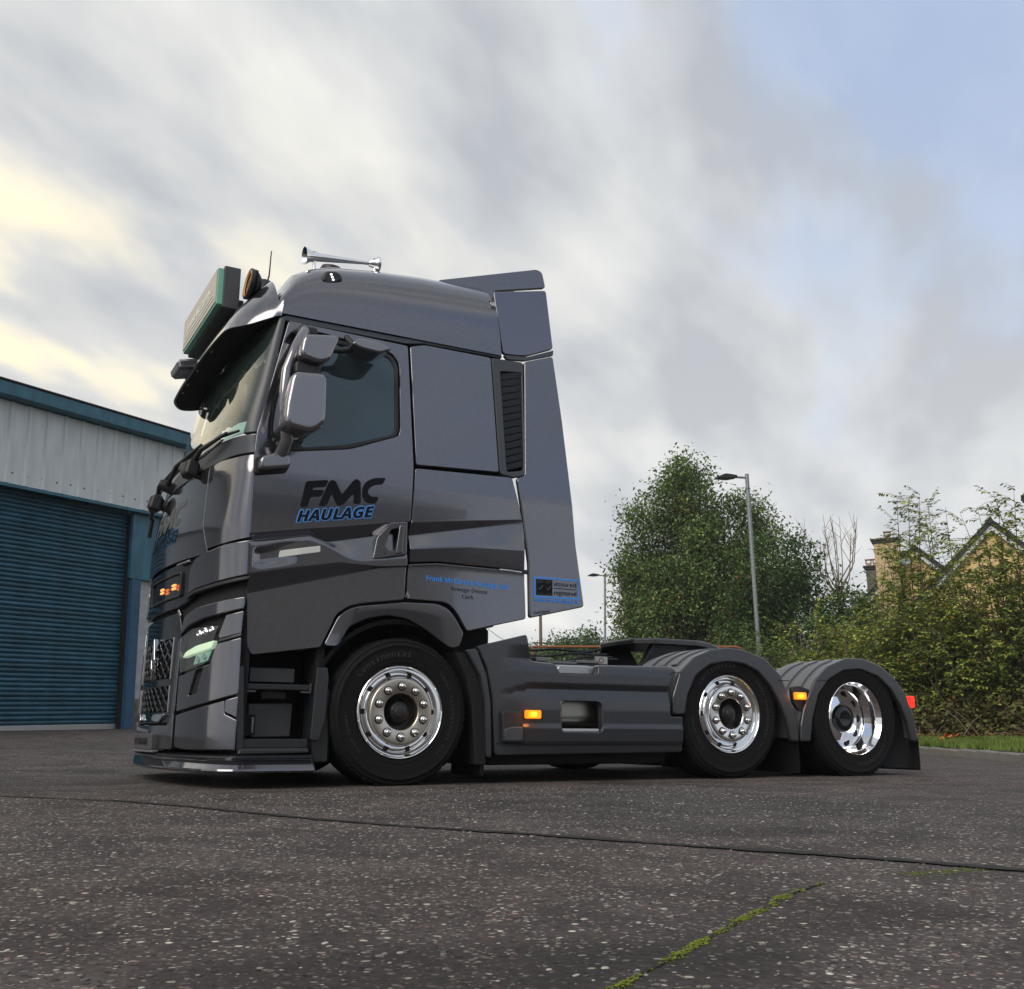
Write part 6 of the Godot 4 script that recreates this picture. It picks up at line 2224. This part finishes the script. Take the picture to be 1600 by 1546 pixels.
		fender(t, s, 2.726, 0.482, V([2.165, 0.468, 2.163, 0.60, 2.235, 0.782, 2.378, 0.901, 2.532, 0.958, 2.695, 0.983, 2.863, 0.972, 3.075, 0.912, 3.231, 0.788, 3.315, 0.60, 3.352, 0.44, 3.387, 0.271]), V([3.300, 0.275, 3.262, 0.44, 3.205, 0.56, 3.114, 0.700, 2.996, 0.808, 2.857, 0.860, 2.700, 0.872, 2.527, 0.847, 2.385, 0.760, 2.300, 0.617, 2.268, 0.468]), true)
		fender(t, s, 4.04, 0.461, V([3.405, 0.271, 3.415, 0.40, 3.455, 0.53, 3.520, 0.645, 3.604, 0.763, 3.749, 0.877, 3.953, 0.947, 4.155, 0.950, 4.357, 0.895, 4.505, 0.804, 4.63, 0.665, 4.70, 0.50, 4.735, 0.271]), V([4.650, 0.275, 4.615, 0.43, 4.55, 0.57, 4.455, 0.700, 4.307, 0.805, 4.106, 0.858, 3.915, 0.842, 3.745, 0.765, 3.620, 0.64, 3.545, 0.45, 3.512, 0.275]), false)
		part("mudflap", boxes([[Vector3(3.42, 0.16, fz.call(-0.33)), Vector3(0.012, 0.26, 0.62)]], 0.002), M.rubber, t)
		part("mudflap", boxes([[Vector3(4.775, 0.17, fz.call(-0.33)), Vector3(0.014, 0.27, 0.64)]], 0.002), M.rubber, t)
		part("mudflap_fairing", slab(V([4.63, 0.62, 4.74, 0.40, 4.79, 0.10, 4.79, 0.045, 4.42, 0.062, 4.48, 0.30]), -0.09, 0.02, 0.003, 0.01, s), M.black, t)
		lamp("side_marker_lamp", Vector3(3.408, 0.627, fz.call(0.04)), Vector3(0.118, 0.058, 0.035), M.amber, M.amber_hot, Color(1.0, 0.55, 0.05), t, s)
		part("marker_bracket", slab(V([3.36, 0.70, 3.45, 0.71, 3.56, 0.68, 3.55, 0.62, 3.475, 0.52, 3.43, 0.515, 3.37, 0.58]), 0.0, 0.03, 0.006, 0.02, s), M.plastic, t)
		lamp("tail_lamp", Vector3(4.735, 0.605, fz.call(-0.03)), Vector3(0.06, 0.10, 0.06), M.red_lamp, M.red_lamp, Color(1.0, 0.05, 0.02), t, s)
	# decking, suzi lines, fifth wheel
	part("deck_plate", boxes([[Vector3(1.28, 0.865, -0.55), Vector3(0.12, 0.03, 0.35)], [Vector3(1.52, 0.855, -0.80), Vector3(0.34, 0.025, 0.5)], [Vector3(1.82, 0.875, -0.85), Vector3(0.22, 0.025, 0.5)]], 0.006), M.step_metal, t)
	part("deck_frame", boxes([[Vector3(1.7, 0.835, -0.75), Vector3(0.9, 0.03, 0.5)]], 0.006), M.cast, t)
	var nt := part("warning_label", boxes([[Vector3(2.02, 0.90, -0.72), Vector3(0.12, 0.06, 0.01)]], 0.002), M.decal_white, t)
	var nr := MB.new()
	lathe(nr, [Vector2(0.018, 0.001), Vector2(0.021, 0.002), Vector2(0.024, 0.001)], 16, Transform3D(Basis(), Vector3(2.02, 0.90, -0.714)))
	part("warning_sign", nr, mat(lin(0.5, 0.02, 0.02), 0.5), nt)
	for k in 4:
		var ln := MB.new()
		var pts := []
		for j in 12:
			var f := j / 11.0
			pts.append(Vector3(1.3 + 1.0 * f, 0.92 + 0.04 * k - 0.05 * sin(f * PI) + 0.02 * sin(f * 9.0 + k), -0.9 - 0.08 * k))
		tube(ln, pts, 0.011, 6)
		part("air_line", ln, M.plastic, t)
	for k in 2:
		# coiled lines hanging from the cab's back
		var cl := MB.new()
		var pts := []
		for j in 150:
			var f := j / 149.0
			var a := f * TAU * 11.0
			pts.append(Vector3(0.80 + 0.75 * f, 1.04 - 0.30 * sin(f * PI) * 0.5 - 0.10 * f + 0.035 * sin(a), -1.0 - 0.25 * k + 0.035 * cos(a)))
		tube(cl, pts, 0.008, 5)
		part("coiled_line", cl, M.plastic if k == 0 else mat(lin(0.25, 0.03, 0.02), 0.5), t)
	var fw := MB.new()
	fw = panel(func(p: Vector2, d: float) -> Vector3: return Vector3(p.x, 1.115 + d + (-0.05 * smoothstep(3.15, 3.55, p.x)), -1.25 + p.y), V([2.50, -0.22, 2.62, -0.40, 2.80, -0.45, 3.05, -0.45, 3.50, -0.30, 3.56, -0.14, 3.05, -0.06, 3.05, 0.06, 3.56, 0.14, 3.50, 0.30, 3.05, 0.45, 2.62, 0.45, 2.46, 0.34, 2.46, 0.10]), {"cell": 0.05, "b": 0.02, "depth": 0.045, "back": true, "r": 0.03})
	part("fifth_wheel", fw, mat(lin(0.07, 0.072, 0.075), 0.38, 0.5), t)
	var fp := MB.new()
	for z in [-0.85, -1.65]:
		fp.join(slab(V([2.50, 0.86, 3.10, 0.86, 2.95, 1.09, 2.65, 1.09]), z, 0.06, 0.01, 0.02))
	part("fifth_wheel_stand", fp, M.cast, t)
	part("rear_beam", boxes([[Vector3(4.68, 0.60, -1.25), Vector3(0.08, 0.16, 2.0)]], 0.01), M.cast, t)


func lamp(called: String, at: Vector3, size: Vector3, shell: Material, hot: Material, col: Color, t: Node3D, s: float) -> void:
	var l := part(called, boxes([[at, size]], 0.008), shell, t)
	var hm := MB.new()
	lathe(hm, [Vector2(0.0, 0.006), Vector2(0.010, 0.004), Vector2(0.016, 0.0)], 14, Transform3D(Basis(), at + Vector3(0.006, 0, (size.z * 0.5 + 0.001) * s)))
	part("bulb", hm, hot, l)
	if s > 0.0:
		var o := OmniLight3D.new()
		o.name = called + "_glow"
		o.light_color = col
		o.light_energy = 0.012
		o.light_size = 0.03
		o.omni_range = 6.0
		o.omni_attenuation = 2.0
		o.shadow_enabled = true
		o.position = at + Vector3(0, 0, size.z * 0.5 + 0.03)
		t.add_child(o, true)


# A mudguard: the side band, the top skin across the tyre, raised treads on it.
func fender(t: Node3D, s: float, cx: float, cy: float, outer: PackedVector2Array, inner: PackedVector2Array, split: bool) -> void:
	var ring := outer.duplicate()
	ring.append_array(inner)
	var f := part("mudguard", panel(flat_map(0.03, s), ring, {"cell": 0.03, "b": 0.014, "depth": 0.03, "r": 0.02}), M.skirt, t)
	var o := dense(rounded(outer, 0.06), 0.04)
	var cut := 0
	for k in o.size():
		if o[k].distance_to(outer[outer.size() - 1]) < 0.03:
			cut = k
			break
	var mb := MB.new()
	var last := outer.size()
	var line := []
	for p in o:
		line.append(p)
		if p.distance_to(outer[outer.size() - 1]) < 0.05:
			break
	var mid := Vector2(cx, cy)
	for z in [[0.018, -0.60]]:
		var rows := []
		for k in line.size():
			var d: Vector2 = (line[min(k + 1, line.size() - 1)] - line[max(k - 1, 0)]).normalized()
			var n := Vector2(-d.y, d.x)
			if n.dot(line[k] - mid) < 0.0: n = -n
			var row := []
			for e in [[z[0], 0.0], [z[1], 0.0], [z[1], -0.02], [z[0], -0.02]]:
				var q: Vector2 = line[k] + n * (e[1] - 0.004)
				var zz: float = e[0] if s > 0.0 else -2.5 - e[0]
				row.append(mb.add(Vector3(q.x, q.y, zz), Vector3(n.x, n.y, 0) * (1.0 if e[1] == 0.0 else -1.0)))
			rows.append(row)
		for k in rows.size() - 1:
			mb.quad(rows[k][0], rows[k + 1][0], rows[k + 1][1], rows[k][1])
			mb.quad(rows[k][2], rows[k + 1][2], rows[k + 1][3], rows[k][3])
	part("top_skin", mb, M.guard, f)
	for k in 3:
		# raised treads on the leading half of the top
		var tb := MB.new()
		var z0 := -0.10 - 0.165 * k
		var k0 := int(line.size() * 0.24)
		var k1 := int(line.size() * 0.46)
		for j in range(k0, k1):
			var c := []
			for e in [[j, z0], [j + 1, z0], [j + 1, z0 - 0.075], [j, z0 - 0.075]]:
				var q: Vector2 = line[e[0]]
				q += (q - mid).normalized() * 0.008
				var zz: float = e[1] if s > 0.0 else -2.5 - e[1]
				c.append(Vector3(q.x, q.y, zz))
			var nd: Vector2 = (line[j] - mid).normalized()
			tb.face(c, Vector3(nd.x, nd.y, 0))
			var low := Vector3(nd.x, nd.y, 0) * 0.012
			tb.face([c[0], c[1], c[1] - low, c[0] - low], Vector3(0, 0, s))
			tb.face([c[3], c[2], c[2] - low, c[3] - low], Vector3(0, 0, -s))
		part("tread", tb, M.guard, f)
	if split:
		part("mudguard_seam", boxes([[Vector3(2.20, 0.775, 0.031 if s > 0.0 else -2.531), Vector3(0.10, 0.006, 0.004)], [Vector3(3.25, 0.745, 0.031 if s > 0.0 else -2.531), Vector3(0.12, 0.006, 0.004)]], 0.0), M.black, f)
	else:
		part("mudguard_seam", boxes([[Vector3(3.665, 0.757, 0.031 if s > 0.0 else -2.531), Vector3(0.11, 0.006, 0.004)], [Vector3(4.54, 0.776, 0.031 if s > 0.0 else -2.531), Vector3(0.12, 0.006, 0.004)]], 0.0), M.black, f)


func tyre_mesh(r: float, width: float) -> MB:
	var mb := MB.new()
	var k := r - 0.475
	var prof := [Vector2(0.296, -0.03), Vector2(0.300, -0.010), Vector2(0.310, -0.002), Vector2(0.318, 0.000), Vector2(0.322, 0.002), Vector2(0.326, 0.000), Vector2(0.345, 0.006), Vector2(0.385 + k * 0.5, 0.010), Vector2(0.415 + k, 0.006), Vector2(0.418 + k, 0.009), Vector2(0.424 + k, 0.009), Vector2(0.427 + k, 0.004), Vector2(0.446 + k, -0.004), Vector2(0.449 + k, -0.001), Vector2(0.455 + k, -0.004), Vector2(0.462 + k, -0.016), Vector2(0.470 + k, -0.034), Vector2(0.474 + k, -0.055)]
	var w := width
	var x := -0.055
	var groove := [0.055, 0.125, 0.195, 0.265, 0.335]
	for g in groove:
		if g + 0.03 > w - 0.05: break
		var z: float = -g - 0.012
		prof.append(Vector2(0.475 + k, z))
		prof.append(Vector2(0.463 + k, z - 0.002))
		prof.append(Vector2(0.463 + k, z - 0.009))
		prof.append(Vector2(0.475 + k, z - 0.011))
	prof.append(Vector2(0.474 + k, -w + 0.05))
	prof.append(Vector2(0.462 + k, -w + 0.012))
	prof.append(Vector2(0.42 + k, -w - 0.01))
	prof.append(Vector2(0.34, -w))
	prof.append(Vector2(0.296, -w + 0.03))
	lathe(mb, prof, 120)
	# shoulder blocks
	for j in 64:
		var a := j / 64.0 * TAU
		var b := Basis(Vector3.BACK, a)
		box(mb, b * Vector3(0.4655 + k, 0, -0.036), Vector3(0.018, 0.030, 0.03), 0.003, b)
	return mb


func arc_letters(mb: MB, text: String, r: float, a0: float, a1: float, cap: float, z: float) -> void:
	for k in text.length():
		var ch := text[k]
		if ch == " ":
			continue
		var a := lerpf(a0, a1, (k + 0.5) / text.length())
		var b := Basis(Vector3.BACK, a - PI / 2)
		var f := func(p: Vector2, d: float) -> Vector3: return b * Vector3(p.x, r + p.y, z + d)
		var gw: float = cap * (0.35 if ch in "il" else 0.72)
		var g := MB.new()
		lettering(g, f, ch, bold, Vector2(-gw * 0.5, 0), cap, gw, 0.0, 0.0, 0.002)
		mb.join(g)


func wheels(t: Node3D) -> void:
	var protos := {}
	var specs := [["front", Vector3(0.0, 0.462, 0.0), 0.475], ["mid", Vector3(2.726, 0.482, -0.008), 0.485], ["drive", Vector3(4.04, 0.461, 0.008), 0.482]]
	for sp in specs:
		var w := Node3D.new()
		w.name = numbered(t, "wheel")
		t.add_child(w, true)
		w.position = sp[1]
		var drive: bool = sp[0] == "drive"
		part("tyre", tyre_mesh(sp[2], 0.31 if drive else 0.385), M.rubber, w)
		var k: float = sp[2] - 0.475
		var lt := MB.new()
		if not drive:
			arc_letters(lt, "Continental", 0.352, PI * 0.80, PI * 0.44, 0.040, 0.0075)
			arc_letters(lt, "Conti EcoRegional HS3", 0.362, PI * 0.24, -PI * 0.26, 0.028, 0.0075)
			arc_letters(lt, "385/55 R22.5", 0.362, -PI * 0.98, -PI * 0.76, 0.024, 0.0075)
		else:
			arc_letters(lt, "Continental", 0.352, -PI * 0.20, -PI * 0.52, 0.036, 0.0075)
		part("tyre_lettering", lt, M.letter_rubber, w)
		var rim := MB.new()
		if not drive:
			lathe(rim, [Vector2(0.292, -0.03), Vector2(0.299, -0.012), Vector2(0.2985, 0.0), Vector2(0.293, 0.005), Vector2(0.287, 0.002), Vector2(0.282, -0.010), Vector2(0.276, -0.028), Vector2(0.268, -0.034), Vector2(0.262, -0.032)], 96)
			lathe(rim, [Vector2(0.262, -0.032), Vector2(0.256, -0.045), Vector2(0.248, -0.048), Vector2(0.232, -0.040), Vector2(0.222, -0.030), Vector2(0.216, -0.012)], 96)
			part("rim", rim, M.chrome, w)
			var face := MB.new()
			lathe(face, [Vector2(0.216, -0.012), Vector2(0.213, 0.010), Vector2(0.208, 0.016), Vector2(0.200, 0.017), Vector2(0.124, 0.017), Vector2(0.118, 0.013), Vector2(0.114, 0.0), Vector2(0.113, -0.07)], 96)
			part("nut_ring", face, M.brushed if sp[0] == "front" else M.polished, w)
			var hub := MB.new()
			lathe(hub, [Vector2(0.113, -0.07), Vector2(0.09, -0.075), Vector2(0.075, -0.06), Vector2(0.068, -0.02), Vector2(0.060, -0.006), Vector2(0.040, 0.0), Vector2(0.036, -0.004), Vector2(0.0, -0.005)], 8 if false else 40)
			part("hub", hub, M.cast, w)
			var cap := MB.new()
			lathe(cap, [Vector2(0.045, -0.006), Vector2(0.045, 0.012), Vector2(0.040, 0.016), Vector2(0.0, 0.016)], 8)
			part("hub_cap", cap, M.plastic, w)
		else:
			lathe(rim, [Vector2(0.292, -0.03), Vector2(0.299, -0.012), Vector2(0.2985, 0.0), Vector2(0.293, 0.004), Vector2(0.288, -0.002), Vector2(0.282, -0.022), Vector2(0.270, -0.035), Vector2(0.266, -0.05), Vector2(0.262, -0.10), Vector2(0.258, -0.15), Vector2(0.248, -0.178), Vector2(0.228, -0.188), Vector2(0.205, -0.180)], 96)
			lathe(rim, [Vector2(0.205, -0.180), Vector2(0.175, -0.168), Vector2(0.125, -0.166), Vector2(0.112, -0.16)], 72)
			part("rim", rim, M.chrome, w)
			var hb := MB.new()
			lathe(hb, [Vector2(0.112, -0.17), Vector2(0.108, -0.125), Vector2(0.098, -0.115), Vector2(0.060, -0.118), Vector2(0.0, -0.118)], 48)
			part("hub", hb, M.gloss, w)
		var rn := 0.161
		var zn := 0.017 if not drive else -0.162
		var nut := MB.new()
		lathe(nut, [Vector2(0.024, 0.0), Vector2(0.024, 0.004), Vector2(0.019, 0.006), Vector2(0.0185, 0.026), Vector2(0.015, 0.034), Vector2(0.006, 0.038), Vector2(0.0, 0.038)], 12 if not drive else 10)
		var nutm := mesh_of(nut)
		var seat := MB.new()
		lathe(seat, [Vector2(0.030, 0.001), Vector2(0.026, -0.001), Vector2(0.0, -0.001)], 18)
		var seatm := mesh_of(seat)
		var hole := MB.new()
		var hr := 0.0165 if not drive else 0.030
		lathe(hole, [Vector2(hr * 1.08, 0.0), Vector2(hr, 0.0015), Vector2(0.0, 0.0015)], 20)
		var holem := mesh_of(hole)
		for j in 10:
			var a := PI / 2 + j * TAU / 10.0
			var d := Vector3(cos(a), sin(a), 0)
			if not drive:
				again("nut", nutm, M.polished, w, Transform3D(Basis(), d * rn + Vector3(0, 0, zn + 0.001)))
				again("nut_seat", seatm, M.black, w, Transform3D(Basis(), d * rn + Vector3(0, 0, zn + 0.0012)))
			var h := a + PI / 10.0
			var dh := Vector3(cos(h), sin(h), 0)
			if not drive:
				# on the sloping dish between ring and lip
				var up := Vector3(0, 0, 1).lerp(-dh, -0.35).normalized()
				again("hand_hole", holem, M.black, w, Transform3D(Basis(Vector3(-dh.y, dh.x, 0), up.cross(Vector3(-dh.y, dh.x, 0)), up), dh * 0.2395 + Vector3(0, 0, -0.0415)))
			else:
				again("hand_hole", holem, M.black, w, Transform3D(Basis(), dh * 0.200 + Vector3(0, 0, -0.177)))
		var far: Node3D = w.duplicate()
		far.name = numbered(t, "wheel")
		t.add_child(far, true)
		far.position = Vector3(sp[1].x, sp[1].y, -2.5 - sp[1].z)
		far.rotation.y = PI
		if drive:
			for z in [-0.35, -2.15]:
				var inn := part("inner_tyre", tyre_mesh(sp[2], 0.31), M.rubber, t)
				inn.position = Vector3(4.04, 0.461, z)
				if z < -1.0:
					inn.rotation.y = PI
